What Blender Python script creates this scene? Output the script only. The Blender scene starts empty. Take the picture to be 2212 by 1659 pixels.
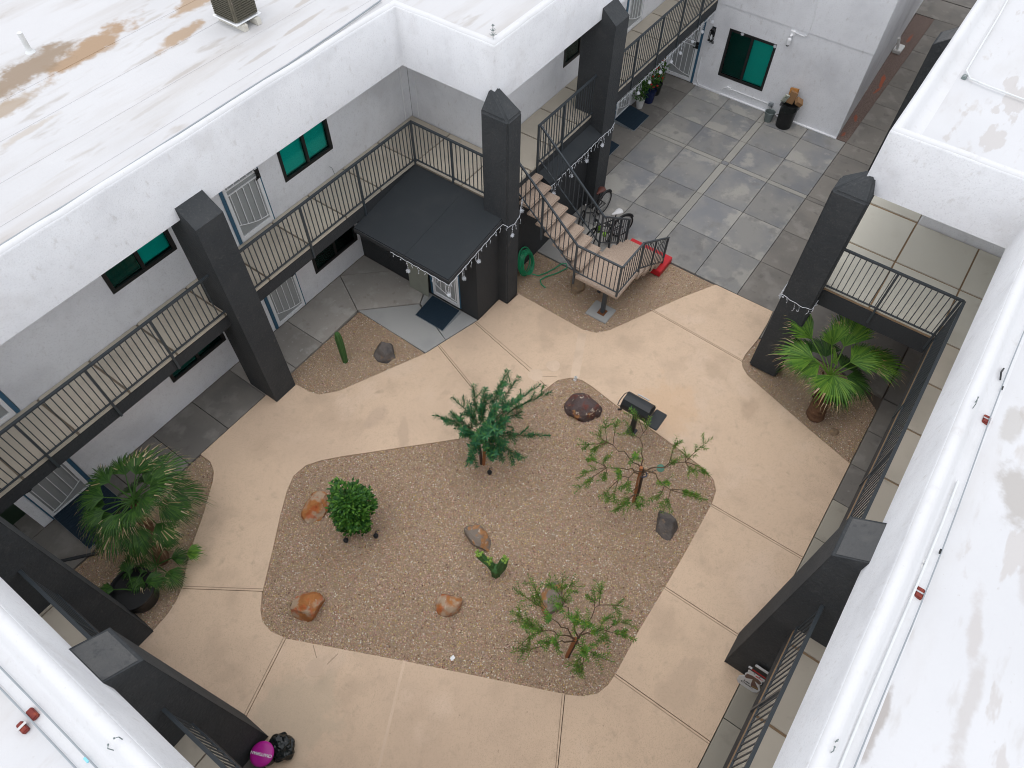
import bpy, bmesh, math, random
import numpy as np
from mathutils import Vector, Matrix, noise
from mathutils.geometry import tessellate_polygon

random.seed(7)
rng = np.random.default_rng(7)
SC = bpy.context.scene
COL = SC.collection
R = math.radians

# ------------------------------------------------------------------ camera
cam_d = bpy.data.cameras.new('camera')
cam = bpy.data.objects.new('camera', cam_d)
COL.objects.link(cam)
SC.camera = cam
yaw, pit, rol = R(34.769), R(55.215), R(-0.995)
fwd = Vector((math.cos(pit) * math.cos(yaw), math.cos(pit) * math.sin(yaw), -math.sin(pit)))
rt0 = Vector((math.sin(yaw), -math.cos(yaw), 0))
dn0 = fwd.cross(rt0)
rt = math.cos(rol) * rt0 + math.sin(rol) * dn0
dn = -math.sin(rol) * rt0 + math.cos(rol) * dn0
M = Matrix((rt, -dn, -fwd)).transposed().to_4x4()
M.translation = (0, 0, 13.2)
cam.matrix_world = M
cam_d.sensor_width = 36.0
cam_d.lens = 36.0 * 1544.81 / 2212
cam_d.clip_end = 2000

# ------------------------------------------------------------------ sky, sun, exposure
world = bpy.data.worlds.new('World')
SC.world = world
world.use_nodes = True
wn = world.node_tree.nodes
wl = world.node_tree.links
bgn = wn['Background']
sky = wn.new('ShaderNodeTexSky')
sky.sky_type = 'NISHITA'
sky.sun_disc = False
sky.sun_elevation = R(82)
sky.sun_rotation = R(-77)
sky.air_density = 1.0
sky.dust_density = 2.0
hsv = wn.new('ShaderNodeHueSaturation')
hsv.inputs['Saturation'].default_value = 0.34
wl.new(sky.outputs[0], hsv.inputs['Color'])
wl.new(hsv.outputs[0], bgn.inputs['Color'])
bgn.inputs['Strength'].default_value = 0.15
sun_d = bpy.data.lights.new('sun', 'SUN')
sun_d.energy = 1.0
sun_d.angle = R(178)
sun_d.color = (1.0, 0.97, 0.93)
sun = bpy.data.objects.new('sun', sun_d)
COL.objects.link(sun)
sun.rotation_euler = Vector((-0.12, 0.0, 0.97)).to_track_quat('Z', 'Y').to_euler()
SC.cycles.filter_width = 1.05
SC.cycles.max_bounces = 16
SC.cycles.diffuse_bounces = 10
SC.view_settings.view_transform = 'Standard'
SC.view_settings.look = 'None'
SC.view_settings.gamma = 1.0
SC.view_settings.use_curve_mapping = False
SC.view_settings.exposure = 0.62


# ------------------------------------------------------------------ materials
def mk(name, base, rough=0.85, layers=(), bump=(), rnd=0.0, metal=0.0, blots=(), island=None, spec=0.4):
    """layers: (scale, detail, lo, hi, colour, amount, stretch) noise mixes; blots: shaped stains at a place."""
    m = bpy.data.materials.new(name)
    m.use_nodes = True
    nt = m.node_tree
    N, L = nt.nodes, nt.links
    b = N['Principled BSDF']
    b.inputs['Roughness'].default_value = rough
    b.inputs['Metallic'].default_value = metal
    b.inputs['Specular IOR Level'].default_value = spec
    geo = N.new('ShaderNodeNewGeometry')
    pos = geo.outputs['Position']
    if rnd:
        oi0 = N.new('ShaderNodeObjectInfo')
        vm = N.new('ShaderNodeVectorMath'); vm.operation = 'SCALE'
        vm.inputs[0].default_value = (37.0, 53.0, 11.0)
        L.new(oi0.outputs['Random'], vm.inputs['Scale'])
        va = N.new('ShaderNodeVectorMath'); va.operation = 'ADD'
        L.new(pos, va.inputs[0]); L.new(vm.outputs[0], va.inputs[1])
        pos = va.outputs[0]

    def val(v):
        n = N.new('ShaderNodeValue'); n.outputs[0].default_value = v
        return n.outputs[0]

    def math_(op, a, c, clamp=False):
        n = N.new('ShaderNodeMath'); n.operation = op; n.use_clamp = clamp
        for i, x in enumerate((a, c)):
            if isinstance(x, (int, float)):
                n.inputs[i].default_value = x
            else:
                L.new(x, n.inputs[i])
        return n.outputs[0]

    def ramp(f, lo, hi):
        n = N.new('ShaderNodeMapRange'); n.interpolation_type = 'SMOOTHSTEP'
        n.inputs['From Min'].default_value = lo; n.inputs['From Max'].default_value = hi
        L.new(f, n.inputs['Value'])
        return n.outputs[0]

    def mix(f, c1, c2):
        n = N.new('ShaderNodeMix'); n.data_type = 'RGBA'
        if isinstance(f, (int, float)):
            n.inputs[0].default_value = f
        else:
            L.new(f, n.inputs[0])
        for i, c in ((6, c1), (7, c2)):
            if isinstance(c, tuple):
                n.inputs[i].default_value = (*c[:3], 1)
            else:
                L.new(c, n.inputs[i])
        return n.outputs[2]

    def nz(scale, detail, stretch=None, seed=0.0, rough=0.55):
        n = N.new('ShaderNodeTexNoise')
        n.inputs['Scale'].default_value = scale
        n.inputs['Detail'].default_value = detail
        n.inputs['Roughness'].default_value = rough
        mp = N.new('ShaderNodeMapping')
        mp.inputs['Location'].default_value = (seed * 3.1, seed * 7.7, seed * 1.3)
        if stretch:
            mp.inputs['Scale'].default_value = stretch
        L.new(pos, mp.inputs[0]); L.new(mp.outputs[0], n.inputs['Vector'])
        return n.outputs['Fac']

    col = tuple(base)
    if island:
        ri = geo.outputs['Random Per Island']
        cr = N.new('ShaderNodeValToRGB')
        cr.color_ramp.interpolation = 'LINEAR'
        el = cr.color_ramp.elements
        while len(el) < len(island):
            el.new(0.5)
        for i, c in enumerate(island):
            el[i].position = i / max(1, len(island) - 1)
            el[i].color = (*c, 1)
        L.new(ri, cr.inputs[0])
        col = cr.outputs[0]
    for i, ly in enumerate(layers):
        sc, de, lo, hi, c, amt = ly[:6]
        st = ly[6] if len(ly) > 6 else None
        f = math_('MULTIPLY', ramp(nz(sc, de, st, i + 1.0), lo, hi), amt)
        col = mix(f, col, c)
    for bl in blots:
        (x, y, rx, ry, ang, c, amt) = bl
        mp = N.new('ShaderNodeMapping'); mp.vector_type = 'TEXTURE'
        mp.inputs['Location'].default_value = (x, y, 0)
        mp.inputs['Rotation'].default_value = (0, 0, R(ang))
        mp.inputs['Scale'].default_value = (rx, ry, 100)
        L.new(pos, mp.inputs[0])
        ln = N.new('ShaderNodeVectorMath'); ln.operation = 'LENGTH'
        L.new(mp.outputs[0], ln.inputs[0])
        d = math_('ADD', ln.outputs['Value'], math_('MULTIPLY', math_('SUBTRACT', nz(2.2, 5, None, x + y, 0.65), 0.5), 2.2))
        f = math_('MULTIPLY', math_('SUBTRACT', 1.0, ramp(d, 0.5, 1.05)), amt)
        col = mix(f, col, c)
    if rnd:
        oi = N.new('ShaderNodeObjectInfo')
        v = math_('ADD', math_('MULTIPLY', oi.outputs['Random'], 2 * rnd), 1 - rnd)
        h = N.new('ShaderNodeHueSaturation')
        L.new(v, h.inputs['Value'])
        if isinstance(col, tuple):
            h.inputs['Color'].default_value = (*col, 1)
        else:
            L.new(col, h.inputs['Color'])
        col = h.outputs[0]
    if isinstance(col, tuple):
        b.inputs['Base Color'].default_value = (*col, 1)
    else:
        L.new(col, b.inputs['Base Color'])
    prev = None
    for i, bp in enumerate(bump):
        sc, st, dist = bp[:3]
        n = N.new('ShaderNodeBump')
        n.inputs['Strength'].default_value = st
        n.inputs['Distance'].default_value = dist
        L.new(nz(sc, 4, bp[3] if len(bp) > 3 else None, 20 + i), n.inputs['Height'])
        if prev:
            L.new(prev, n.inputs['Normal'])
        prev = n.outputs[0]
    if prev:
        L.new(prev, b.inputs['Normal'])
    return m


WHITE = (0.84, 0.85, 0.87)
M_ = {}
M_['stucco'] = mk('white_stucco', WHITE, 0.9,
    layers=[(0.7, 5, .45, .75, (0.62, 0.625, 0.65), .6), (5, 6, .50, .85, (0.62, 0.615, 0.62), .35), (38, 3, .5, .8, (0.60, 0.60, 0.62), .55), (9, 6, .60, .76, (0.55, 0.53, 0.51), .45, (1, 1, .5)), (1.1, 6, .56, .76, (0.6, 0.58, 0.57), .35)],
    bump=[(42, .38, .014), (120, .4, .006)])
M_['roof'] = mk('white_roof_coating', (0.565, 0.565, 0.57), 0.7,
    layers=[(0.5, 5, .42, .75, (0.515, 0.515, 0.52), .8), (1.6, 7, .50, .72, (0.45, 0.425, 0.40), .55, (.16, 1, 1)), (3.2, 7, .575, .72, (0.38, 0.345, 0.305), .6, (.3, 1, 1)), (7, 6, .56, .75, (0.48, 0.46, 0.44), .6, (.12, 1, 1)), (22, 4, .68, .8, (0.36, 0.33, 0.30), .35)],
    bump=[(1.4, .5, .05, (.12, 1, 1)), (16, .25, .01)],
    blots=[(5.6, 13.2, 1.25, .38, 12, (0.33, 0.215, 0.12), .92), (4.5, 13.5, 1.35, .42, 8, (0.25, 0.18, 0.115), .9), (6.9, 12.25, .75, .2, 8, (0.35, 0.235, 0.135), .85), (7.9, 13.0, .9, .24, 8, (0.35, 0.235, 0.135), .85), (3.4, 12.75, 1.1, .24, 4, (0.32, 0.235, 0.15), .75), (3.6, 11.95, .8, .10, 4, (0.42, 0.36, 0.29), .55),
           (6.1, 11.25, .7, .06, 3, (0.40, 0.37, 0.34), .7), (8.3, 10.75, .8, .06, 3, (0.40, 0.36, 0.32), .7), (7.2, 10.6, .6, .05, 3, (0.42, 0.39, 0.36), .7), (5.1, 10.9, .7, .05, 3, (0.45, 0.43, 0.41), .7), (9.0, 11.3, .5, .08, 3, (0.42, 0.38, 0.34), .7)])
M_['roof_dirty'] = mk('white_roof_coating_worn', (0.585, 0.59, 0.60), 0.7,
    layers=[(0.45, 5, .42, .75, (0.54, 0.545, 0.555), .8), (1.9, 5, .575, .61, (0.45, 0.42, 0.395), .6, (.38, 1, 1)), (1.9, 5, .61, .68, (0.50, 0.48, 0.46), .8, (.38, 1, 1)), (0.9, 6, .52, .72, (0.49, 0.475, 0.46), .6, (.35, 1, 1)), (6, 6, .58, .75, (0.46, 0.44, 0.42), .5, (.3, 1, 1)), (20, 4, .66, .8, (0.36, 0.33, 0.29), .35)],
    bump=[(1.6, .5, .03, (.2, 1, 1)), (18, .3, .008)],
    blots=[(6.2, -2.55, .55, .24, 20, (0.33, 0.30, 0.265), .65), (7.1, -2.3, .30, .15, 0, (0.38, 0.355, 0.32), .55), (3.05, -2.1, .5, .08, 0, (0.28, 0.24, 0.21), .65), (2.35, -2.0, .45, .10, 0, (0.27, 0.23, 0.185), .65), (8.35, -2.35, .26, .13, 0, (0.40, 0.38, 0.35), .5), (4.4, -2.6, .5, .10, 10, (0.42, 0.385, 0.36), .55), (3.6, -2.75, .6, .10, 0, (0.42, 0.39, 0.365), .55), (5.3, -2.95, .45, .14, 0, (0.43, 0.40, 0.38), .5), (2.6, -2.75, .5, .12, -8, (0.42, 0.39, 0.365), .55)])
M_['coping'] = mk('white_coated_coping', (0.63, 0.635, 0.645), 0.75,
    layers=[(0.8, 6, .45, .75, (0.58, 0.58, 0.585), .8), (6, 6, .55, .75, (0.53, 0.52, 0.51), .5), (24, 4, .62, .8, (0.45, 0.43, 0.41), .4)],
    bump=[(30, .4, .012)])
M_['dark'] = mk('charcoal_stucco', (0.034, 0.037, 0.040), 0.8,
    layers=[(1.5, 5, .45, .8, (0.039, 0.042, 0.044), .6), (30, 3, .55, .8, (0.085, 0.085, 0.085), .35)], bump=[(24, .6, .02), (90, .3, .006)])
M_['pillar'] = mk('charcoal_pillar_stucco', (0.036, 0.040, 0.043), 0.85,
    layers=[(1.1, 6, .42, .72, (0.052, 0.055, 0.057), .75), (4, 6, .55, .75, (0.060, 0.061, 0.062), .5), (30, 3, .52, .75, (0.09, 0.09, 0.09), .45), (5, 5, .68, .8, (0.2, 0.18, 0.16), .25)], bump=[(18, .7, .025), (80, .35, .008)])
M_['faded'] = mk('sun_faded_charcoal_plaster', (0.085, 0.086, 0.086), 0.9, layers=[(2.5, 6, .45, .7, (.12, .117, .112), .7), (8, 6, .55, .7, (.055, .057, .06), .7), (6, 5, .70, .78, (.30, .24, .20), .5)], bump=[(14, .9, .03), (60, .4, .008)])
M_['felt'] = mk('dark_roll_roofing', (0.023, 0.028, 0.032), 0.85, layers=[(2, 5, .45, .8, (0.032, 0.036, 0.039), .7), (60, 3, .68, .8, (0.12, 0.12, 0.12), .4)], bump=[(60, .3, .005)])
M_['metal'] = mk('dark_painted_steel', (0.045, 0.055, 0.063), 0.45, layers=[(6, 4, .5, .8, (0.06, 0.068, 0.075), .6)])
M_['tan'] = mk('tan_coated_concrete', (0.645, 0.485, 0.345), 0.85,
    layers=[(0.33, 4, .42, .70, (0.54, 0.405, 0.295), .7), (1.3, 7, .48, .72, (0.49, 0.365, 0.26), .7), (0.9, 6, .54, .70, (0.68, 0.525, 0.395), .6), (5, 7, .54, .72, (0.48, 0.36, 0.26), .5), (75, 2, .50, .70, (0.40, 0.30, 0.21), .6), (75, 2, .36, .25, (0.70, 0.55, 0.41), .5), (3.2, 6, .64, .76, (0.34, 0.255, 0.18), .5), (11, 4, .72, .78, (0.22, 0.155, 0.11), .55)],
    bump=[(70, .45, .008), (7, .15, .01)],
    blots=[(9.0, 2.1, .9, .8, 0, (0.62, 0.405, 0.235), .35), (-0.3, 4.2, 1.2, .8, 0, (0.47, 0.39, 0.285), .45), (5.1, 7.1, .4, .2, 0, (0.42, 0.315, 0.24), .35), (5.2, 6.4, .5, .14, 40, (0.42, 0.315, 0.23), .4), (9.6, 5.6, .6, .3, 0, (0.45, 0.335, 0.245), .35), (4.0, -.9, .7, .4, 0, (0.46, 0.345, 0.25), .4), (10.0, .6, .35, .2, 0, (0.42, 0.30, 0.21), .35)])
M_['patch'] = mk('pale_patching_mortar', (0.66, 0.51, 0.375), 0.85, layers=[(1.5, 6, .40, .66, (0.56, 0.425, 0.31), .85), (75, 2, .50, .70, (0.45, 0.34, 0.25), .5)], bump=[(70, .3, .006)])
M_['slab'] = mk('grey_concrete', (0.262, 0.256, 0.240), 0.85,
    layers=[(0.7, 6, .42, .66, (0.185, 0.192, 0.205), .85), (1.1, 7, .53, .62, (0.36, 0.345, 0.31), .7), (2.4, 7, .55, .68, (0.19, 0.185, 0.178), .7), (5, 6, .60, .72, (0.33, 0.315, 0.29), .5), (80, 2, .52, .8, (0.15, 0.15, 0.15), .4), (1.3, 6, .66, .76, (0.31, 0.235, 0.15), .6), (18, 4, .70, .78, (0.1, .095, .09), .5)],
    bump=[(60, .25, .004)], rnd=.13)
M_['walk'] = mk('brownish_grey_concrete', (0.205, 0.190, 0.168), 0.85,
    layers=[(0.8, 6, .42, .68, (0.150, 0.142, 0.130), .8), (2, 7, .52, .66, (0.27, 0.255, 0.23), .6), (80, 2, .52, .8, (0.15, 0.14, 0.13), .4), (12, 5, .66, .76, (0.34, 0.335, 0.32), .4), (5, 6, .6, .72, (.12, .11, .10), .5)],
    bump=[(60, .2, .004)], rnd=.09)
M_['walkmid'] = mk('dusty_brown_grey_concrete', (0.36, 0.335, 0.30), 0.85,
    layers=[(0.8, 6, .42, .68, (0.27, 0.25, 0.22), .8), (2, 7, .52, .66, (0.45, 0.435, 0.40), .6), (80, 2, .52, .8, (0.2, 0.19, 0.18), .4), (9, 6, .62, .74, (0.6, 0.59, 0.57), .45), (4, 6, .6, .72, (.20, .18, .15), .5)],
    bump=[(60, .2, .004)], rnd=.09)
M_['walkpale'] = mk('buff_grey_concrete', (0.33, 0.305, 0.25), 0.85, layers=[(0.8, 6, .42, .68, (0.27, 0.25, 0.205), .8), (3, 6, .56, .75, (0.22, 0.20, 0.165), .6), (80, 2, .52, .8, (0.2, 0.18, 0.15), .4), (16, 4, .70, .8, (0.14, 0.12, 0.1), .5)], bump=[(60, .25, .005)], rnd=.06)
M_['slab_pale'] = mk('pale_grey_band_concrete', (0.315, 0.305, 0.275), 0.85, layers=[(1, 6, .45, .75, (0.27, 0.265, 0.24), .8), (3, 5, .60, .76, (.36, .345, .31), .6)], bump=[(60, .2, .004)], rnd=.06)
M_['slab_new'] = mk('pale_new_concrete', (0.36, 0.362, 0.35), 0.85, layers=[(1, 6, .45, .75, (0.29, 0.295, 0.29), .8), (3, 5, .62, .76, (.42, .42, .41), .6)], bump=[(60, .2, .004)])
M_['deck'] = mk('walkway_deck_concrete', (0.546, 0.488, 0.397), 0.85,
    layers=[(0.9, 6, .45, .75, (0.442, 0.397, 0.319), .75), (4, 5, .60, .8, (0.351, 0.305, 0.247), .5), (26, 3, .7, .8, (0.26, 0.234, 0.195), .35)], bump=[(50, .2, .004)], rnd=.06)
M_['deckgrey'] = mk('terrace_deck_concrete', (0.634, 0.608, 0.52), 0.85,
    layers=[(0.9, 6, .45, .75, (0.553, 0.52, 0.432), .75), (3, 5, .60, .8, (0.513, 0.466, 0.392), .5), (26, 3, .7, .8, (0.338, 0.297, 0.243), .35)], bump=[(50, .2, .004)], rnd=.04)
M_['groove'] = mk('scored_concrete_groove', (0.30, 0.22, 0.155), 0.9, layers=[(6, 4, .45, .75, (.20, .14, .095), .8)])
M_['joint'] = mk('sealant_joint', (0.20, 0.165, 0.125), 0.8, layers=[(8, 4, .5, .75, (.26, .18, .11), .7)])
M_['jointorange'] = mk('tan_sealant_joint', (0.32, 0.215, 0.125), 0.8, layers=[(8, 4, .5, .75, (.22, .15, .1), .7)])
M_['earth'] = mk('packed_earth', (0.13, 0.105, 0.085), 0.95, layers=[(3, 5, .4, .7, (.09, .075, .06), .7)], bump=[(30, .4, .02)])
GR = [(0.119, 0.0673, 0.05), (0.442, 0.248, 0.141), (0.82, 0.67, 0.509), (0.593, 0.323, 0.212), (0.391, 0.309, 0.29), (0.61, 0.444, 0.126), (0.82, 0.82, 0.735), (0.476, 0.248, 0.225), (0.221, 0.15, 0.119), (0.493, 0.414, 0.184), (0.678, 0.444, 0.396), (0.374, 0.181, 0.0845), (0.525, 0.384, 0.24), (0.729, 0.549, 0.368)]
M_['pebble'] = mk('desert_pebbles', GR[0], 0.9, island=GR, layers=[(1.6, 5, .45, .7, (.40, .30, .22), .18)])
M_['gravelbed'] = mk('gravel_ground', (0.42, 0.30, 0.215), 0.95,
    layers=[(55, 2, .45, .6, (.25, .18, .115), .8), (75, 2, .52, .66, (.58, .48, .33), .8), (40, 2, .58, .68, (.46, .30, .22), .6), (45, 2, .60, .68, (.45, .38, .14), .6), (0.8, 5, .45, .7, (.34, .255, .175), .5)], bump=[(55, 1.0, .03), (120, .6, .01)])
M_['gravelred'] = mk('reddish_alley_gravel', (0.21, 0.15, 0.125), 0.95,
    layers=[(45, 2, .45, .6, (.11, .08, .07), .8), (60, 2, .55, .68, (.33, .27, .24), .7)], bump=[(50, 1.0, .03)],
    blots=[(24.2, 2.5, .45, .07, 8, (.50, .10, .03), .7), (23.6, 2.45, .3, .05, -10, (.50, .10, .03), .6), (21.8, 2.5, .25, .05, 15, (.46, .09, .03), .6), (27.2, 2.6, .3, .06, 0, (.46, .1, .04), .55), (20.8, 2.5, .16, .06, 0, (.46, .09, .03), .6)])
M_['tread'] = mk('exposed_aggregate', (0.42, 0.325, 0.25), 0.9,
    layers=[(70, 2, .48, .6, (.24, .17, .135), .7), (95, 2, .56, .66, (.56, .48, .4), .6), (2, 4, .5, .8, (.34, .27, .21), .5)], bump=[(80, .5, .008)])
M_['white'] = mk('white_enamel', (0.82, 0.83, 0.84), 0.4)
M_['whitepipe'] = mk('weathered_white_pipe', (0.66, 0.68, 0.68), 0.5, layers=[(5, 4, .5, .8, (.5, .52, .52), .6)])
M_['galv'] = mk('galvanised_conduit', (0.30, 0.33, 0.35), 0.5, metal=.2, layers=[(4, 4, .5, .8, (.22, .24, .25), .6)])
M_['mesh'] = mk('grey_door_screen', (0.36, 0.375, 0.37), 0.7, layers=[(300, 1, .45, .6, (.28, .29, .29), .6)])
M_['blue'] = mk('blue_door_jamb', (0.045, 0.125, 0.20), 0.55)
M_['black'] = mk('black_plastic', (0.012, 0.013, 0.014), 0.4)
M_['frame'] = mk('black_window_frame', (0.014, 0.014, 0.014), 0.5)
M_['blind'] = mk('window_blind_slats', (0.74, 0.80, 0.77), 0.7)
M_['roomdark'] = mk('dark_room_backing', (0.16, 0.175, 0.165), 0.8)  # darkness of the room behind the panes, put into a flat colour
M_['navy'] = mk('navy_ribbed_rubber', (0.012, 0.030, 0.05), 0.7, layers=[(20, 3, .5, .8, (.03, .05, .068), .6)])
M_['red'] = mk('red_step_paint', (0.52, 0.018, 0.025), 0.55, layers=[(6, 4, .55, .8, (.40, .03, .03), .6)])
M_['hose'] = mk('green_hose_rubber', (0.015, 0.28, 0.125), 0.35)
M_['stake'] = mk('orange_wood_stake', (0.34, 0.13, 0.05), 0.8, layers=[(9, 4, .5, .8, (.22, .08, .035), .7, (1, 1, .2))])
M_['bark'] = mk('dark_bark', (0.075, 0.052, 0.036), 0.9, bump=[(60, .5, .01)])
M_['twig'] = mk('brown_twig', (0.11, 0.07, 0.04), 0.9)
G1 = [(.018, .10, .045), (.03, .15, .065), (.045, .19, .075), (.065, .22, .07), (.11, .24, .05)]
G2 = [(.08, .21, .025), (.14, .29, .03), (.05, .17, .03), (.20, .33, .035), (.07, .20, .04), (.28, .36, .04)]
G3 = [(.015, .07, .013), (.03, .115, .016), (.05, .165, .02), (.11, .26, .03), (.02, .085, .014)]


def leafmat(name, cols):
    m = mk(name, cols[0], 0.55, island=cols)
    nt = m.node_tree
    b = nt.nodes['Principled BSDF']
    out = [n for n in nt.nodes if n.type == 'OUTPUT_MATERIAL'][0]
    tr = nt.nodes.new('ShaderNodeBsdfTranslucent')
    src = b.inputs['Base Color'].links[0].from_socket
    nt.links.new(src, tr.inputs['Color'])
    mx = nt.nodes.new('ShaderNodeMixShader')
    mx.inputs[0].default_value = 0.25
    nt.links.new(b.outputs[0], mx.inputs[1])
    nt.links.new(tr.outputs[0], mx.inputs[2])
    nt.links.new(mx.outputs[0], out.inputs['Surface'])
    return m


M_['leafA'] = leafmat('blue_green_leaf', G1)
M_['leafB'] = leafmat('yellow_green_leaf', G2)
M_['leafD'] = leafmat('glossy_deep_green_leaf', G3)
M_['palm'] = leafmat('fan_palm_green', [(.05, .14, .02), (.085, .21, .03), (.13, .28, .035), (.19, .34, .045), (.07, .18, .025)])
M_['palmdark'] = leafmat('deep_fan_palm_green', [(.02, .065, .014), (.035, .10, .018), (.055, .14, .022), (.075, .17, .025)])
M_['palmdry'] = leafmat('dry_palm_tip', [(.42, .33, .19), (.5, .38, .2), (.55, .46, .3), (.45, .27, .11)])
M_['palmtrunk'] = mk('shaggy_palm_trunk', (0.17, 0.088, 0.047), 0.95, layers=[(8, 5, .45, .7, (.08, .045, .028), .8, (1, 1, 3)), (14, 4, .6, .75, (.32, .19, .11), .6, (1, 1, 3))], bump=[(30, 1, .03, (1, 1, 2.5))])
M_['cactus'] = mk('cactus_skin', (0.04, 0.115, 0.03), 0.7, layers=[(14, 4, .5, .72, (.09, .17, .035), .7), (60, 2, .62, .74, (.24, .28, .10), .5)], bump=[(40, .5, .01)])
M_['cactustip'] = mk('cactus_young_tip', (0.20, 0.33, 0.05), 0.7, layers=[(50, 2, .5, .7, (.32, .42, .12), .7)])
RK = dict(
    orange=mk('orange_sandstone', (0.36, 0.145, 0.045), 0.9, layers=[(3.5, 5, .46, .60, (.40, .31, .22), .9), (6, 5, .52, .66, (.42, .10, .03), .75), (10, 5, .62, .74, (.6, .52, .44), .7), (2.2, 5, .56, .72, (.16, .11, .085), .7)], bump=[(16, .6, .03), (60, .4, .008)]),
    dark=mk('dark_volcanic_rock', (0.085, 0.060, 0.057), 0.75, layers=[(5, 5, .48, .64, (.14, .04, .028), .85), (8, 6, .585, .655, (.50, .42, .33), .8), (3.5, 5, .60, .68, (.42, .19, .06), .8)], bump=[(18, .7, .03), (60, .4, .008)]),
    grey=mk('grey_basalt', (0.135, 0.118, 0.108), 0.9, layers=[(4, 5, .46, .64, (.075, .07, .068), .8), (6, 5, .58, .68, (.23, .16, .11), .7), (12, 5, .66, .74, (.42, .37, .31), .6)], bump=[(16, .7, .03), (60, .4, .008)]),
    greyor=mk('grey_orange_rock', (0.20, 0.165, 0.135), 0.9, layers=[(4, 5, .5, .60, (.38, .17, .055), .85), (9, 5, .60, .70, (.52, .45, .38), .7), (3, 5, .56, .7, (.085, .075, .07), .8)], bump=[(16, .7, .03), (60, .4, .008)]),
    small=mk('small_tan_rock', (0.24, 0.17, 0.11), 0.9, layers=[(10, 4, .5, .65, (.36, .24, .13), .7)], bump=[(25, .7, .02)]))
M_['magenta'] = mk('magenta_vinyl', (0.44, 0.012, 0.27), 0.35, layers=[(5, 4, .45, .75, (.52, .03, .33), .7)])
M_['bag'] = mk('black_bin_bag', (0.008, 0.011, 0.011), 0.25)
M_['terra'] = mk('red_rubber_support', (0.17, 0.022, 0.015), 0.6, layers=[(20, 4, .5, .75, (.30, .06, .02), .7)])
M_['zinc'] = mk('dull_zinc', (0.21, 0.25, 0.245), 0.5, metal=.4, layers=[(6, 4, .5, .75, (.16, .19, .18), .7)])
M_['card'] = mk('brown_cardboard', (0.27, 0.155, 0.075), 0.85, layers=[(9, 4, .5, .75, (.19, .11, .055), .7)])
M_['cardor'] = mk('orange_cardboard', (0.42, 0.19, 0.05), 0.85)
M_['pale'] = mk('pale_printed_paper', (0.5, 0.52, 0.44), 0.8, layers=[(20, 3, .52, .62, (.16, .22, .17), .8)])
M_['bluepot'] = mk('navy_glazed_pot', (0.012, 0.02, 0.075), 0.25)
M_['flower'] = mk('red_petals', (0.5, 0.03, 0.02), 0.6)
M_['cooler'] = mk('olive_cooler_pad', (0.105, 0.098, 0.072), 0.9, layers=[(25, 3, .45, .65, (.065, .06, .046), .8, (1, 1, 3))], bump=[(60, .8, .02, (1, 1, .3))])
M_['coolerside'] = mk('faded_olive_metal', (0.15, 0.135, 0.10), 0.7, layers=[(5, 5, .5, .7, (.09, .085, .065), .8), (9, 5, .62, .7, (.25, .2, .19), .6)])
M_['wood'] = mk('painted_wood_block', (0.6, 0.58, 0.52), 0.8, layers=[(8, 4, .5, .7, (.45, .4, .33), .7)])
M_['board'] = mk('weathered_pale_board', (0.285, 0.30, 0.25), 0.7, layers=[(2, 5, .45, .7, (.24, .25, .21), .7), (10, 4, .7, .8, (.4, .42, .4), .5)])
M_['bike'] = mk('black_bike_paint', (0.011, 0.012, 0.013), 0.35)
M_['tyre'] = mk('bike_tyre_rubber', (0.016, 0.016, 0.017), 0.8)
M_['chrome'] = mk('bike_alloy', (0.5, 0.5, 0.5), 0.3, metal=.9)
M_['brown'] = mk('brown_saddle_leather', (0.10, 0.032, 0.024), 0.5)
M_['lime'] = mk('lime_green_bottle', (0.17, 0.34, 0.03), 0.5)
M_['taupe'] = mk('taupe_scarf_paint', (0.145, 0.085, 0.068), 0.7, layers=[(12, 3, .5, .7, (.17, .11, .07), .7)])
M_['snow'] = mk('white_painted_wood', (0.60, 0.60, 0.60), 0.6)
M_['carrot'] = mk('red_carrot_paint', (0.5, 0.03, 0.03), 0.6)
M_['gold'] = mk('mustard_stripe_paint', (0.33, 0.22, 0.05), 0.7)
M_['rust'] = mk('rusty_steel', (0.19, 0.07, 0.025), 0.85, layers=[(14, 4, .45, .65, (.08, .045, .03), .8)])
M_['pvc'] = mk('white_pvc', (0.70, 0.70, 0.68), 0.5)
M_['disc'] = mk('green_plant_tag', (0.05, 0.155, 0.105), 0.5)
M_['bluetie'] = mk('blue_tree_tie', (0.035, 0.06, 0.11), 0.5)
M_['cyan'] = mk('pale_blue_coupling', (0.24, 0.60, 0.72), 0.4)
M_['darkgreen'] = mk('dark_green_door', (0.018, 0.036, 0.020), 0.5)
M_['lightcord'] = mk('white_light_cord', (0.70, 0.73, 0.77), 0.4)
M_['grill'] = mk('black_grill_steel', (0.018, 0.021, 0.023), 0.5, layers=[(7, 4, .5, .8, (.03, .033, .036), .6)])


def glassmat(name, tint, rough=0.08):
    m = bpy.data.materials.new(name)
    m.use_nodes = True
    nt = m.node_tree
    nt.nodes.remove(nt.nodes['Principled BSDF'])
    out = nt.nodes['Material Output']
    tr = nt.nodes.new('ShaderNodeBsdfTransparent'); tr.inputs[0].default_value = (*tint, 1)
    gl = nt.nodes.new('ShaderNodeBsdfGlossy'); gl.inputs['Roughness'].default_value = rough
    gl.inputs[0].default_value = (.75, .9, .88, 1)
    fr = nt.nodes.new('ShaderNodeFresnel'); fr.inputs[0].default_value = 1.3
    mx = nt.nodes.new('ShaderNodeMixShader')
    nt.links.new(fr.outputs[0], mx.inputs[0]); nt.links.new(tr.outputs[0], mx.inputs[1]); nt.links.new(gl.outputs[0], mx.inputs[2])
    nt.links.new(mx.outputs[0], out.inputs['Surface'])
    return m


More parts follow.
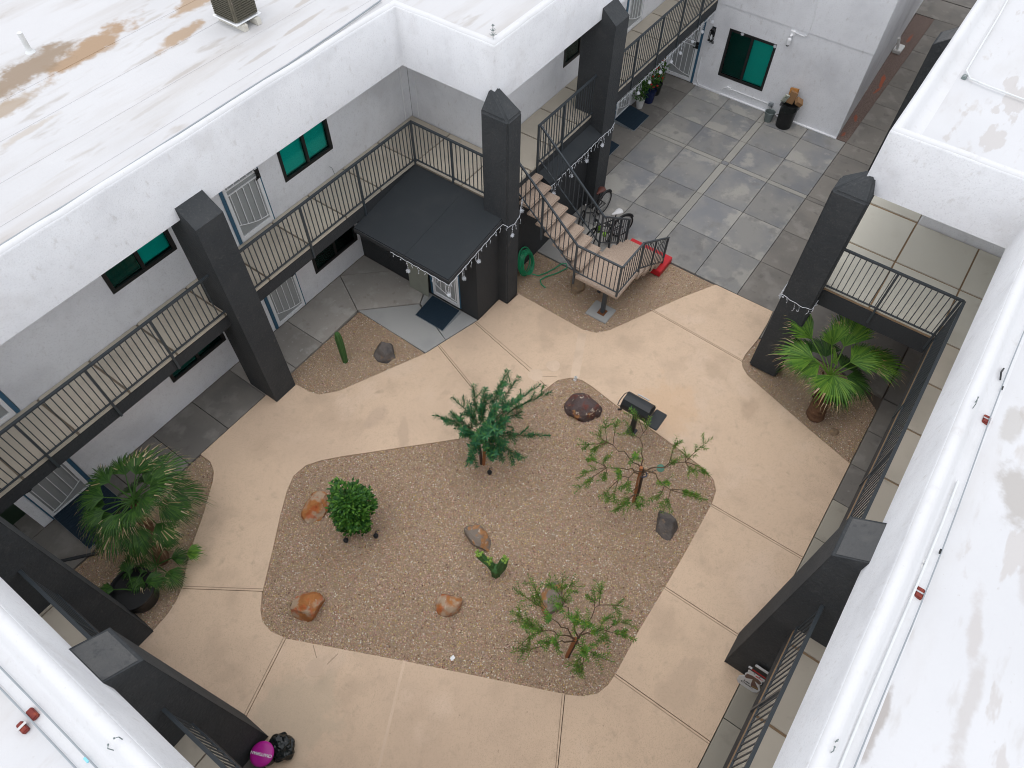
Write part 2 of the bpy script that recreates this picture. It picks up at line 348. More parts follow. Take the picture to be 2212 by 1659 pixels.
M_['glass'] = glassmat('teal_window_glass', (.27, .84, .80))
M_['glassdark'] = glassmat('dark_teal_window_glass', (.22, .66, .62))  # darker copy for unlit halves, their dimness put into the tint


# ------------------------------------------------------------------ mesh helpers
class MB:
    def __init__(s):
        s.v = []; s.f = []; s.m = []; s.k = 0

    def mat(s, k):
        s.k = k
        return s

    def add(s, vs, fs):
        o = len(s.v)
        s.v += [tuple(p) for p in vs]
        s.f += [tuple(i + o for i in f) for f in fs]
        s.m += [s.k] * len(fs)
        return s

    def box(s, a, b):
        (x0, y0, z0), (x1, y1, z1) = a, b
        x0, x1 = min(x0, x1), max(x0, x1); y0, y1 = min(y0, y1), max(y0, y1); z0, z1 = min(z0, z1), max(z0, z1)
        return s.add([(x0, y0, z0), (x1, y0, z0), (x1, y1, z0), (x0, y1, z0), (x0, y0, z1), (x1, y0, z1), (x1, y1, z1), (x0, y1, z1)],
                     [(0, 3, 2, 1), (4, 5, 6, 7), (0, 1, 5, 4), (1, 2, 6, 5), (2, 3, 7, 6), (3, 0, 4, 7)])

    def bar(s, p, q, w, h=None, up=(0, 0, 1)):
        """square bar from p to q, w wide and h high."""
        h = h or w
        p, q = Vector(p), Vector(q)
        d = (q - p).normalized()
        u = Vector(up)
        if abs(d.dot(u)) > .95:
            u = Vector((1, 0, 0))
        sx = d.cross(u).normalized(); sy = sx.cross(d).normalized()
        vs = []
        for c in (p, q):
            for a, b in ((-1, -1), (1, -1), (1, 1), (-1, 1)):
                vs.append(c + sx * a * w / 2 + sy * b * h / 2)
        return s.add(vs, [(0, 3, 2, 1), (4, 5, 6, 7), (0, 1, 5, 4), (1, 2, 6, 5), (2, 3, 7, 6), (3, 0, 4, 7)])

    def prism(s, poly, z0, z1):
        """vertical prism with a flat polygon as top (any simple polygon)."""
        n = len(poly)
        area = sum(poly[i][0] * poly[(i + 1) % n][1] - poly[(i + 1) % n][0] * poly[i][1] for i in range(n))
        if area < 0:
            poly = poly[::-1]
        vs = [(x, y, z0) for x, y in poly] + [(x, y, z1) for x, y in poly]
        tris = tessellate_polygon([[Vector((x, y, 0)) for x, y in poly]])
        fs = []
        for t in tris:
            a, b, c = t
            cr = (poly[b][0] - poly[a][0]) * (poly[c][1] - poly[a][1]) - (poly[b][1] - poly[a][1]) * (poly[c][0] - poly[a][0])
            if cr < 0:
                a, b, c = a, c, b
            fs.append((a + n, b + n, c + n)); fs.append((a, c, b))
        fs += [(i, (i + 1) % n, (i + 1) % n + n, i + n) for i in range(n)]
        return s.add(vs, fs)

    def extrude(s, poly, ax, a0, a1):
        """polygon given as (p,q) extruded along axis ax: 0 -> (a,p,q), 1 -> (p,a,q)."""
        n = len(poly)
        P = (lambda a, p: (a, p[0], p[1])) if ax == 0 else (lambda a, p: (p[0], a, p[1]))
        vs = [P(a0, p) for p in poly] + [P(a1, p) for p in poly]
        tris = tessellate_polygon([[Vector((p[0], p[1], 0)) for p in poly]])
        fs = [tuple(t) for t in tris] + [tuple(i + n for i in t[::-1]) for t in tris]
        fs += [(i, (i + 1) % n, (i + 1) % n + n, i + n) for i in range(n)]
        return s.add(vs, fs)

    def tube(s, pts, r, n=8, caps=True, closed=False):
        pts = [Vector(p) for p in pts]
        k = len(pts)
        rs = r if isinstance(r, (list, tuple)) else [r] * k
        ref = None
        vs = []; fs = []
        for i, p in enumerate(pts):
            if closed:
                d = (pts[(i + 1) % k] - pts[i - 1]).normalized()
            else:
                d = (pts[min(i + 1, k - 1)] - pts[max(i - 1, 0)])
                d = d.normalized() if d.length > 1e-9 else Vector((0, 0, 1))
            if ref is None:
                ref = Vector((0, 0, 1)) if abs(d.z) < .9 else Vector((1, 0, 0))
            ref = (ref - d * ref.dot(d))
            ref = ref.normalized() if ref.length > 1e-6 else d.orthogonal().normalized()
            b = d.cross(ref)
            for j in range(n):
                a = 2 * math.pi * j / n
                vs.append(p + (ref * math.cos(a) + b * math.sin(a)) * rs[i])
        m = k if closed else k - 1
        for i in range(m):
            for j in range(n):
                a = i * n + j; b2 = i * n + (j + 1) % n
                c = ((i + 1) % k) * n + (j + 1) % n; d2 = ((i + 1) % k) * n + j
                fs.append((a, b2, c, d2))
        if caps and not closed:
            fs.append(tuple(range(n))[::-1]); fs.append(tuple(range((k - 1) * n, k * n)))
        return s.add(vs, fs)

    def lathe(s, prof, c=(0, 0, 0), n=20, caps=True):
        vs = []; fs = []
        for r_, z in prof:
            for j in range(n):
                a = 2 * math.pi * j / n
                vs.append((c[0] + r_ * math.cos(a), c[1] + r_ * math.sin(a), c[2] + z))
        for i in range(len(prof) - 1):
            for j in range(n):
                fs.append((i * n + j, i * n + (j + 1) % n, (i + 1) * n + (j + 1) % n, (i + 1) * n + j))
        if caps:
            fs.append(tuple(range(n))[::-1]); fs.append(tuple(range((len(prof) - 1) * n, len(prof) * n)))
        return s.add(vs, fs)

    def ball(s, c, r, n=8, m=6, sc=(1, 1, 1)):
        prof = [(max(1e-4, r * math.sin(math.pi * i / m)), -r * math.cos(math.pi * i / m)) for i in range(m + 1)]
        o = len(s.v)
        s.lathe(prof, (0, 0, 0), n, False)
        for i in range(o, len(s.v)):
            x, y, z = s.v[i]
            s.v[i] = (c[0] + x * sc[0], c[1] + y * sc[1], c[2] + z * sc[2])
        return s

    def leaf(s, p, d, up, ln, w):
        """pointed leaf of four faces, folded along its rib."""
        p, d = Vector(p), Vector(d).normalized()
        sx = d.cross(Vector(up))
        sx = sx.normalized() if sx.length > 1e-5 else d.orthogonal().normalized()
        nn = sx.cross(d)
        m1 = p + d * ln * .45
        return s.add([p, m1 + sx * w / 2 + nn * w * .15, m1, m1 - sx * w / 2 + nn * w * .15, p + d * ln - nn * ln * .12],
                     [(0, 1, 2), (0, 2, 3), (1, 4, 2), (2, 4, 3)])

    def mesh(s, name, mats, off=(0, 0, 0), smooth=False, bevel=0, seg=2, recalc=True):
        me = bpy.data.meshes.new(name)
        v = np.array(s.v, dtype=np.float64) - np.array(off)
        me.from_pydata(v.tolist(), [], s.f)
        mats = mats if isinstance(mats, (list, tuple)) else [mats]
        for m in mats:
            me.materials.append(M_[m] if isinstance(m, str) else m)
        if len(mats) > 1:
            me.polygons.foreach_set('material_index', s.m)
        if bevel or recalc:
            bm = bmesh.new(); bm.from_mesh(me)
            if bevel:
                bmesh.ops.remove_doubles(bm, verts=bm.verts, dist=1e-5)
                es = [e for e in bm.edges if len(e.link_faces) == 2 and e.calc_face_angle(0) > R(25)]
                bmesh.ops.bevel(bm, geom=es, offset=bevel, segments=seg, affect='EDGES', clamp_overlap=True)
            if recalc:
                bmesh.ops.recalc_face_normals(bm, faces=bm.faces)
            bm.to_mesh(me); bm.free()
        if smooth:
            me.polygons.foreach_set('use_smooth', [True] * len(me.polygons))
        me.update()
        return me


ORG = {}


def put(name, me, parent=None, loc=(0, 0, 0), rot=0.0, **props):
    """link a mesh (or an Empty for me=None) at a world place under its parent."""
    o = bpy.data.objects.new(name, me)
    COL.objects.link(o)
    po = ORG.get(parent, (Vector((0, 0, 0)), 0.0)) if parent else (Vector((0, 0, 0)), 0.0)
    if parent:
        o.parent = parent
    d = Vector(loc) - po[0]
    ca, sa = math.cos(-po[1]), math.sin(-po[1])
    o.location = (d.x * ca - d.y * sa, d.x * sa + d.y * ca, d.z)
    o.rotation_euler = (0, 0, rot - po[1])
    ORG[o] = (Vector(loc), rot)
    for k, v in props.items():
        o[k] = v
    return o


def thing(name, label, cat, loc, group=None, rot=0.0):
    o = put(name, None, None, loc, rot, label=label, category=cat)
    o.empty_display_size = .2
    if group:
        o['group'] = group
    return o


def part(parent, name, mb, mats, smooth=False, bevel=0, seg=2, **props):
    """part whose vertices are written in world space (parent without rotation) or in the parent's own frame."""
    po, pr = ORG[parent]
    return put(name, mb.mesh(name, mats, po if abs(pr) < 1e-9 else (0, 0, 0), smooth, bevel, seg), parent, po, pr, **props)


def lpart(parent, name, mb, mats, smooth=False, bevel=0, seg=2, **props):
    """part whose vertices are written in the parent's own frame."""
    po, pr = ORG[parent]
    return put(name, mb.mesh(name, mats, (0, 0, 0), smooth, bevel, seg), parent, po, pr, **props)


def solo(name, mb, mats, label, cat, loc, group=None, smooth=False, bevel=0, seg=2):
    o = put(name, mb.mesh(name, mats, loc, smooth, bevel, seg), None, loc, 0, label=label, category=cat)
    if group:
        o['group'] = group
    return o


def struct(name, mb, mats, **kw):
    return put(name, mb.mesh(name, mats, (0, 0, 0), **kw), None, kind='structure')


def copy_tree(o, parent=None):
    c = o.copy()
    COL.objects.link(c)
    if parent:
        c.parent = parent
    for ch in list(o.children):
        copy_tree(ch, c)
    return c


def inset(poly, d):
    """shrink a convex-ish polygon by moving every edge inwards."""
    n = len(poly)
    area = sum(poly[i][0] * poly[(i + 1) % n][1] - poly[(i + 1) % n][0] * poly[i][1] for i in range(n))
    sg = 1 if area > 0 else -1
    out = []
    for i in range(n):
        p0, p1, p2 = Vector(poly[i - 1]), Vector(poly[i]), Vector(poly[(i + 1) % n])
        e1 = (p1 - p0).normalized(); e2 = (p2 - p1).normalized()
        n1 = Vector((-e1.y, e1.x)) * sg; n2 = Vector((-e2.y, e2.x)) * sg
        b = (n1 + n2)
        k = d / max(.3, (1 + n1.dot(n2)))
        out.append(tuple(p1 + b * k))
    return out


# ------------------------------------------------------------------ ground
g = MB().add([(-300, -300, -.09), (300, -300, -.09), (300, 300, -.09), (-300, 300, -.09)], [(0, 1, 2, 3)])
struct('ground', g, 'earth', recalc=False)

# outlines in metres
BED = [(3.93, 7.05), (5.71, 5.32), (7.70, 4.57), (8.22, 4.46), (8.44, 4.27), (8.55, 4.02), (8.54, 3.76), (8.42, 3.04), (8.32, 1.94), (8.23, 1.29), (8.19, 1.09), (8.14, .74), (8.02, .46), (7.82, .31), (7.52, .25), (7.27, .24), (6.17, .2), (4.43, .19), (3.62, .15), (3.33, .16), (3.10, .24), (2.92, .41), (2.75, .71), (1.59, 3.24), (1.06, 4.35), (.62, 5.28), (.55, 5.58), (.58, 5.84), (.70, 6.02), (.96, 6.25), (1.59, 6.66), (2.25, 7.11), (2.70, 7.39), (3.03, 7.53), (3.34, 7.50), (3.61, 7.33)]
LBED = [(2.24, 9.46), (2.25, 9.17), (2.14, 8.93), (1.97, 8.77), (1.46, 8.42), (1.39, 8.37), (.67, 7.93), (.15, 7.53), (-.06, 7.41), (-.33, 7.34), (-.65, 7.32)]
SBED = [(4.68, 9.13), (4.70, 9.0), (4.71, 8.77), (4.79, 8.52), (5.11, 8.24), (7.06, 7.35)]
STBED = [(9.83, 6.67), (9.80, 4.79), (9.90, 4.48), (10.16, 4.26), (12.12, 3.34), (12.98, 2.87)]
RBED = [(13.0, 1.35), (12.55, 1.30), (12.01, 1.28), (11.38, 1.33), (11.17, 1.31), (11.02, 1.22), (10.87, 1.02), (10.30, -.79), (10.04, -1.70)]
BXF = [(7.06, 7.35), (8.575, 6.965), (9.39, 6.95), (9.39, 6.70), (9.83, 6.67)]


def cutpts(p, q, w=.006):
    p, q = Vector(p), Vector(q)
    t = (q - p).normalized()
    n = Vector((-t.y, t.x)) * w
    return [tuple(p + n), tuple(p - n), tuple(q + n), tuple(q - n)]


PATH = thing('path', '', '', (0, 0, 0))
del PATH['label'], PATH['category']
PATH['kind'] = 'structure'


def tanslab(poly, mat='tan'):
    m = MB().prism(poly, -.085, 0.0)
    return part(PATH, 'slab', m, mat)


def seg(lst, a, b):
    """points of lst from index a to b inclusive, wrapping round."""
    n = len(lst); out = []; i = a
    while True:
        out.append(lst[i % n])
        if i % n == b % n:
            return out
        i += 1


J9o, J9i = (.13, 7.515), (.97, 6.258)
J1o, J1i = (7.40, 7.263), (6.60, 4.985)
J2o, J2i = (8.46, 6.993), (7.93, 4.524)
J3o, J3i = (11.28, 3.735), (11.16, 1.31)
J4o, J4i = (7.52, -1.69), (7.50, .247)
J5o, J5i = (5.45, -1.69), (5.45, .194)
J6o, J6i = (3.56, -1.69), (3.56, .15)
J7o, J7i = (-1.03, -1.27), (2.76, .69)
J8o, J8i = (-.70, 4.88), (.62, 5.28)
e = .007
# slab from joint nine clockwise to joint one, along the left walkway
tanslab([(J9o[0] + e, J9o[1]), (.67, 7.94), (1.39, 8.37), (1.97, 8.77), (2.14, 8.93), (2.25, 9.17), (2.24, 9.46), (4.09, 9.46), (4.68, 9.46), (4.68, 9.13)] + SBED[1:] + [(J1o[0] - e, J1o[1]), (J1i[0] - e, J1i[1])] + [(5.71, 5.32), (3.93, 7.05), (3.61, 7.33), (3.34, 7.50), (3.03, 7.53), (2.70, 7.39), (2.25, 7.11), (1.59, 6.66), (J9i[0] + e, J9i[1])])
tanslab([(J1o[0] + e, J1o[1]), (J2o[0] - e, J2o[1]), (J2i[0] - e, J2i[1]), (7.70, 4.57), (J1i[0] + e, J1i[1])])
tanslab([(J2o[0] + e, J2o[1]), (8.575, 6.965), (9.39, 6.95), (9.39, 6.70)] + STBED[:5] [:4] + [(J3o[0], J3o[1]), (J3i[0], J3i[1]), (11.02, 1.22), (10.87, 1.02), (10.30, -.79), (10.04, -1.69), (J4o[0] + e, J4o[1]), (J4i[0] + e, J4i[1])] + [(7.82, .31), (8.02, .46), (8.14, .74), (8.19, 1.09), (8.23, 1.29), (8.32, 1.94), (8.42, 3.04), (8.54, 3.76), (8.55, 4.02), (8.44, 4.27), (8.22, 4.46), (J2i[0] + e, J2i[1])])
tanslab([(J3o[0] + .014, J3o[1]), (12.12, 3.34), (12.98, 2.87), (13.0, 1.35), (12.55, 1.30), (12.01, 1.28), (11.38, 1.33), (J3i[0] + .014, J3i[1])])
tanslab([(J4o[0] - e, J4o[1]), (J5o[0] + e, J5o[1]), (J5i[0] + e, J5i[1]), (6.17, .2), (7.27, .24), (J4i[0] - e, J4i[1])])
tanslab([(J5o[0] - e, J5o[1]), (J6o[0] + e, J6o[1]), (J6i[0] + e, J6i[1]), (4.43, .19), (J5i[0] - e, J5i[1])])
tanslab([(J6o[0] - e, J6o[1]), (-1.03, -1.69), (J7o[0], J7o[1] - e), (J7i[0], J7i[1] - e), (2.92, .41), (3.10, .24), (3.33, .16), (J6i[0] - e, J6i[1])])
tanslab([(J7o[0], J7o[1] + e), (-1.03, 4.88 - e), (J8o[0], J8o[1] - e), (J8i[0], J8i[1] - e), (1.06, 4.35), (1.59, 3.24), (J7i[0], J7i[1] + e)])
tanslab([(J8o[0], J8o[1] + e), (-1.03, 4.88 + e), (-1.03, 7.32), (-.65, 7.32), (-.33, 7.345), (-.06, 7.415), (J9o[0] - e, J9o[1]), (J9i[0] - e, J9i[1]), (.70, 6.02), (.58, 5.84), (.55, 5.58), (J8i[0], J8i[1] + e)])
# pale mortar patches and old trench fillings, thin raised sheets
for (cx, cy, rx) in ((8.05, 4.94, .17), (8.50, 4.76, .16), (.56, 4.50, .16)):
    pts = [(cx + rx * (1 + .07 * math.sin(3 * a + cx)) * math.cos(a), cy + rx * (1 + .07 * math.sin(3 * a + cx)) * math.sin(a)) for a in [2 * math.pi * i / 20 for i in range(20)]]
    part(PATH, 'mortar_patch', MB().prism(pts, .0, .004), 'patch')
for p, q, w in (((9.70, 4.73), (8.50, 4.18), .20), ((1.57, 3.30), (.04, 2.55), .05)):
    p, q = Vector(p), Vector(q); t = (q - p).normalized(); n = Vector((-t.y, t.x)) * w / 2
    part(PATH, 'mortar_patch', MB().prism([tuple(p + n), tuple(q + n), tuple(q - n), tuple(p - n)], 0, .0035), 'patch')
# scored double grooves beside the open joints
gm = MB()
for p, q in ((J1o, J1i), (J2o, (8.09, 5.12)), ((11.28, 3.72), (11.16, 1.33)), (J4o, J4i), (J5o, J5i), (J6o, J6i), ((1.6, .08), J7i), (J8o, J8i), (J9o, J9i),
             ((.78, 4.82), (.65, 4.6)), ((.98, 4.38), (.73, 4.41)), ((7.92, 4.87), (7.76, 4.6)), ((8.06, 4.76), (8.27, 4.5))):
    p, q = Vector(p), Vector(q); t = (q - p).normalized(); n = Vector((-t.y, t.x))
    a, b = p + n * .045, q + n * .045
    gm.add([(*(a + n * .006), .002), (*(b + n * .006), .002), (*(b - n * .006), .002), (*(a - n * .006), .002)], [(0, 1, 2, 3)])
part(PATH, 'scored_groove', gm, 'groove', kind='stuff')


def gravel(name, poly, density, mat='pebble', zb=-.035, smin=.008, smax=.020):
    root = put(name, MB().prism(poly, zb - .04, zb).mesh(name, 'gravelbed' if mat == 'pebble' else mat), None, kind='structure')
    xs = [p[0] for p in poly]; ys = [p[1] for p in poly]
    area = abs(sum(poly[i][0] * poly[(i + 1) % len(poly)][1] - poly[(i + 1) % len(poly)][0] * poly[i][1] for i in range(len(poly)))) / 2
    bb = (max(xs) - min(xs)) * (max(ys) - min(ys))
    n = int(density * bb)
    px = rng.uniform(min(xs), max(xs), n); py = rng.uniform(min(ys), max(ys), n)
    ins = np.zeros(n, bool)
    j = len(poly) - 1
    for i in range(len(poly)):
        xi, yi = poly[i]; xj, yj = poly[j]
        c = ((yi > py) != (yj > py)) & (px < (xj - xi) * (py - yi) / (yj - yi + 1e-12) + xi)
        ins ^= c
        j = i
    px, py = px[ins], py[ins]; n = len(px)
    base = np.array([(1, 0, 0), (0, 1, 0), (-1, 0, 0), (0, -1, 0), (0, 0, .75), (0, 0, -.75)], float)
    size = smin + (smax - smin) * rng.random(n) ** 2.2
    ang = rng.uniform(0, 6.283, n); asp = rng.uniform(.55, 1.0, n)
    jit = rng.uniform(.75, 1.25, (n, 6, 1))
    v = base[None] * jit
    v[:, :, 1] *= asp[:, None]
    ca, sa = np.cos(ang)[:, None], np.sin(ang)[:, None]
    x = v[:, :, 0] * ca - v[:, :, 1] * sa; y = v[:, :, 0] * sa + v[:, :, 1] * ca
    tilt = rng.uniform(-.5, .5, (n, 1)); z = v[:, :, 2] + x * tilt
    V = np.stack([x * size[:, None] + px[:, None], y * size[:, None] + py[:, None], z * size[:, None] * .8 + zb + size[:, None] * .35], 2).reshape(-1, 3)
    F0 = np.array([(0, 1, 4), (1, 2, 4), (2, 3, 4), (3, 0, 4), (1, 0, 5), (2, 1, 5), (3, 2, 5), (0, 3, 5)])
    F = (F0[None] + (np.arange(n) * 6)[:, None, None]).reshape(-1, 3)
    me = bpy.data.meshes.new('pebbles')
    me.vertices.add(len(V)); me.vertices.foreach_set('co', V.ravel())
    me.loops.add(F.size); me.loops.foreach_set('vertex_index', F.ravel())
    me.polygons.add(len(F)); me.polygons.foreach_set('loop_start', np.arange(0, F.size, 3)); me.polygons.foreach_set('loop_total', np.full(len(F), 3))
    me.materials.append(M_['pebble'])
    me.update(calc_edges=True); me.validate()
    o = put('pebbles', me, root, kind='stuff')
    return root


gravel('gravel_bed', BED, 2600)
gravel('gravel_bed', LBED + [(-1.0, 7.32), (-1.0, 9.46)], 1100)
gravel('gravel_bed', SBED + [(7.15, 9.46), (4.68, 9.46)], 1100)
gravel('gravel_bed', STBED + [(12.98, 5.4), (11.3, 5.4), (11.3, 7.2), (9.83, 7.2)], 900)
gravel('gravel_bed', [(10.06, -1.69), (10.30, -.79), (10.87, 1.02), (11.02, 1.22), (11.17, 1.31), (11.38, 1.33), (12.01, 1.28), (12.3, 1.0), (12.25, -.6), (12.1, -1.2), (11.7, -1.69)], 1000)
al = MB().prism([(20.45, 2.29), (29.0, 2.29), (29.0, 2.93), (20.45, 2.62)], -.075, -.02)
struct('alley_gravel', al, 'gravelred')


# concrete pavements made of separate slabs
def pavement(name, quads, mat, gap=.008, z0=-.085, z1=0.0):
    root = thing(name, '', '', (0, 0, 0))
    del root['label'], root['category']
    root['kind'] = 'structure'
    for q in quads:
        mm = mat
        if isinstance(q, dict):
            mm = q['m']; q = q['p']
        if len(q) == 4 and not isinstance(q[0], tuple):
            x0, y0, x1, y1 = q
            q = [(x0, y0), (x1, y0), (x1, y1), (x0, y1)]
        part(root, 'slab', MB().prism(inset(q, gap), z0, z1), mm)
    return root


XS = [13.0, 14.39, 15.82, 17.34, 17.50, 18.62, 19.78, 20.40]
YS = [1.18, 2.30, 3.46, 4.67, 4.88, 6.05, 7.24, 8.33]
qs = []
for i in range(len(XS) - 1):
    for j in range(len(YS) - 1):
        if i == 0 and j == 0:
            continue
        m = 'slab'
        if i == 3 or j == 3:
            m = 'slab_pale' if (i == 3) != (j == 3) else 'slab'
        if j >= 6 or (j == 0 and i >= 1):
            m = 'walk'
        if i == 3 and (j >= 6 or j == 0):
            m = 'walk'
        qs.append(dict(p=(XS[i], YS[j], XS[i + 1], YS[j + 1]), m=m))
qs.append(dict(p=[(13.0, 1.36), (12.99, 1.18), (14.39, 1.18), (14.39, 2.3), (13.0, 2.3)], m='walk'))
qs.append(dict(p=[(11.31, 5.41), (13.0, 5.41), (13.0, 7.2), (11.31, 7.2)], m='slab'))
for i in range(7):
    x = 20.40 + i * 1.228
    qs.append(dict(p=(x, 1.0, x + 1.228, 2.29), m='walk'))
for i in range(5):
    qs.append(dict(p=(30.75 + i * 1.5 - 1.75, .0, 32.2 + i * 1.5 - 1.75, 9.0), m='walk'))
pavement('patio_pavement', qs, 'slab')
# ground walkways under the balconies
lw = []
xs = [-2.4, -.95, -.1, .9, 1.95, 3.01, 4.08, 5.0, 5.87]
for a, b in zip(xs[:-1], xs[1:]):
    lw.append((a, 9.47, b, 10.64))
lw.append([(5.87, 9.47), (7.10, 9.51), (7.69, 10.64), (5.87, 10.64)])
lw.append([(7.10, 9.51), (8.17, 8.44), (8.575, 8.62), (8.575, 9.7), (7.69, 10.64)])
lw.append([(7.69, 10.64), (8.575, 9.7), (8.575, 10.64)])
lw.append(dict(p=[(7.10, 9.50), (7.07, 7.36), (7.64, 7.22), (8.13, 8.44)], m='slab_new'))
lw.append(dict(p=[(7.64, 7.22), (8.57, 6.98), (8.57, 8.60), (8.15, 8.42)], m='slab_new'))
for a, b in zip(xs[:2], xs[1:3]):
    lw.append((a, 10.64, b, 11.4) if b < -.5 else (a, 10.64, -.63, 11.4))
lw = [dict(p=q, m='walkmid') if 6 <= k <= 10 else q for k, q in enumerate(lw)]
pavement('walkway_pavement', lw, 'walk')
rw = [(-1.0 + i * 1.005, -2.9, -1.0 + (i + 1) * 1.005, -1.70) for i in range(13)]
rw += [[(12.1, -1.68), (12.25, -.6), (12.3, 1.0), (12.02, 1.27), (12.55, 1.29), (13.0, 1.34), (14.39, 1.17), (14.39, -1.68)]]
rw += [[(12.09, -1.70), (14.39, -1.70), (14.39, -2.9), (12.09, -2.9)]]
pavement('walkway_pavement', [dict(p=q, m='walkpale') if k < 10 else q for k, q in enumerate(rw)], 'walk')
bw = [(-2.3, -1.6 + i * 1.05, -1.04, -1.6 + (i + 1) * 1.05) for i in range(11)]
pavement('walkway_pavement', bw, 'walk')

# ------------------------------------------------------------------ building helpers
PROF = [(0, 5.08), (0, 6.23), (.010, 6.265), (.035, 6.295), (.075, 6.31), (.115, 6.30), (.155, 6.265), (.21, 6.16), (.27, 6.085), (.36, 6.05), (.5, 6.03)]


def sweep(path, prof, wob=.0):
    """profile (inward distance, height) swept along a path with mitred corners; inside is to the left."""
    P = [Vector(p) for p in path]
    # subdivide the runs so that the plaster edge can waver
    pts = []; nor = []
    for i in range(len(P) - 1):
        d = (P[i + 1] - P[i]); n = max(1, int(d.length / .35)); t = d.normalized(); nn = Vector((-t.y, t.x))
        for k in range(n):
            if k == 0 and i > 0:
                t0 = (P[i] - P[i - 1]).normalized(); n0 = Vector((-t0.y, t0.x))
                b = (n0 + nn) / (1 + n0.dot(nn))
                pts.append(P[i]); nor.append(b)
            else:
                pts.append(P[i] + d * k / n); nor.append(nn)
    pts.append(P[-1]); nor.append(nn)
    m = MB(); vs = []; fs = []
    k = len(prof)
    for p, b in zip(pts, nor):
        w = noise.noise(Vector((p.x * .9, p.y * .9, 3.3))) * wob
        w2 = noise.noise(Vector((p.x * 2.1, p.y * 2.1, 9.3))) * wob
        for q, (d, z) in enumerate(prof):
            a = w if q >= 1 else 0
            vs.append((p.x + b.x * (d + a * .5), p.y + b.y * (d + a * .5), z + (w2 if 2 <= q <= 8 else 0)))
    for i in range(len(pts) - 1):
        for q in range(k - 1):
            fs.append((i * k + q, (i + 1) * k + q, (i + 1) * k + q + 1, i * k + q + 1))
    m.add(vs, fs)
    m.m = [0 if (n_ % (k - 1)) < 2 else 1 for n_ in range(len(fs))]
    return m


def wallface(u0, u1, z0, z1, openings, depth=.1):
    """front skin of a wall in its own frame (x along, -y out, z up) with recessed openings."""
    m = MB()
    us = sorted({u0, u1, *[o[0] for o in openings], *[o[1] for o in openings]})
    zs = sorted({z0, z1, *[o[2] for o in openings], *[o[3] for o in openings]})
    for a, b in zip(us[:-1], us[1:]):
        for c, d in zip(zs[:-1], zs[1:]):
            cu, cz = (a + b) / 2, (c + d) / 2
            if any(o[0] < cu < o[1] and o[2] < cz < o[3] for o in openings):
                continue
            m.add([(a, 0, c), (b, 0, c), (b, 0, d), (a, 0, d)], [(0, 1, 2, 3)])
    for (a, b, c, d) in openings:
        m.add([(a, 0, c), (a, depth, c), (a, depth, d), (a, 0, d)], [(0, 1, 2, 3)])
        m.add([(b, 0, c), (b, 0, d), (b, depth, d), (b, depth, c)], [(0, 1, 2, 3)])
        m.add([(a, 0, c), (b, 0, c), (b, depth, c), (a, depth, c)], [(0, 1, 2, 3)])
        m.add([(a, 0, d), (a, depth, d), (b, depth, d), (b, 0, d)], [(0, 1, 2, 3)])
    # weld and give a back skin so that the wall is closed against light
    m.add([(u0, .35, z0), (u1, .35, z0), (u1, .35, z1), (u0, .35, z1)], [(0, 3, 2, 1)])
    m.add([(u0, 0, z1), (u1, 0, z1), (u1, .35, z1), (u0, .35, z1)], [(0, 1, 2, 3)])
    m.add([(u0, 0, z0), (u0, 0, z1), (u0, .35, z1), (u0, .35, z0)], [(0, 1, 2, 3)])
    m.add([(u1, 0, z0), (u1, .35, z0), (u1, .35, z1), (u1, 0, z1)], [(0, 1, 2, 3)])
    return m


def wall(root, loc, rot, u0, u1, z0, z1, openings=(), mat='stucco'):
    me = wallface(u0, u1, z0, z1, openings).mesh('wall', mat, recalc=False)
    return put('wall', me, root, loc, rot)


PROTO = {}


def window(root, loc, rot, w, h, lit=(0, 1)):
    """sliding window in its opening; lit says which half shows pale blinds, the other a dark backing."""
    t = .075
    fr = MB()
    fr.box((0, -.012, 0), (w, .06, t)).box((0, -.012, h - t), (w, .06, h)).box((0, -.012, t), (t, .06, h - t)).box((w - t, -.012, t), (w, .06, h - t))
    f = put('window', fr.mesh('window_frame', 'frame', bevel=.004, seg=1), root, loc, rot)
    lpart(f, 'mullion', MB().box((w / 2 - .035, -.004, t), (w / 2 + .035, .055, h - t)), 'frame')
    for k in (0, 1):
        a = t if k == 0 else w / 2 + .035
        b = w / 2 - .035 if k == 0 else w - t
        lpart(f, 'pane', MB().box((a, .018 + .012 * k, t), (b, .024 + .012 * k, h - t)), 'glass' if lit[k] else 'glassdark')
        if lit[k]:
            bm = MB(); z = t + .02
            while z < h - t:
                bm.add([(a, .070, z), (b, .070, z), (b, .098, z + .028), (a, .098, z + .028)], [(0, 1, 2, 3)])
                z += .042
            bm.add([(a, .099, t), (b, .099, t), (b, .099, h - t), (a, .099, h - t)], [(0, 1, 2, 3)])
            bl = lpart(f, 'blind', bm, 'blind'); bl['kind'] = 'stuff'
        else:
            lpart(f, 'dark_backing', MB().box((a, .085, t), (b, .099, h - t)), 'roomdark')  # dark sheet stands in for the unlit room behind the pane
    return f


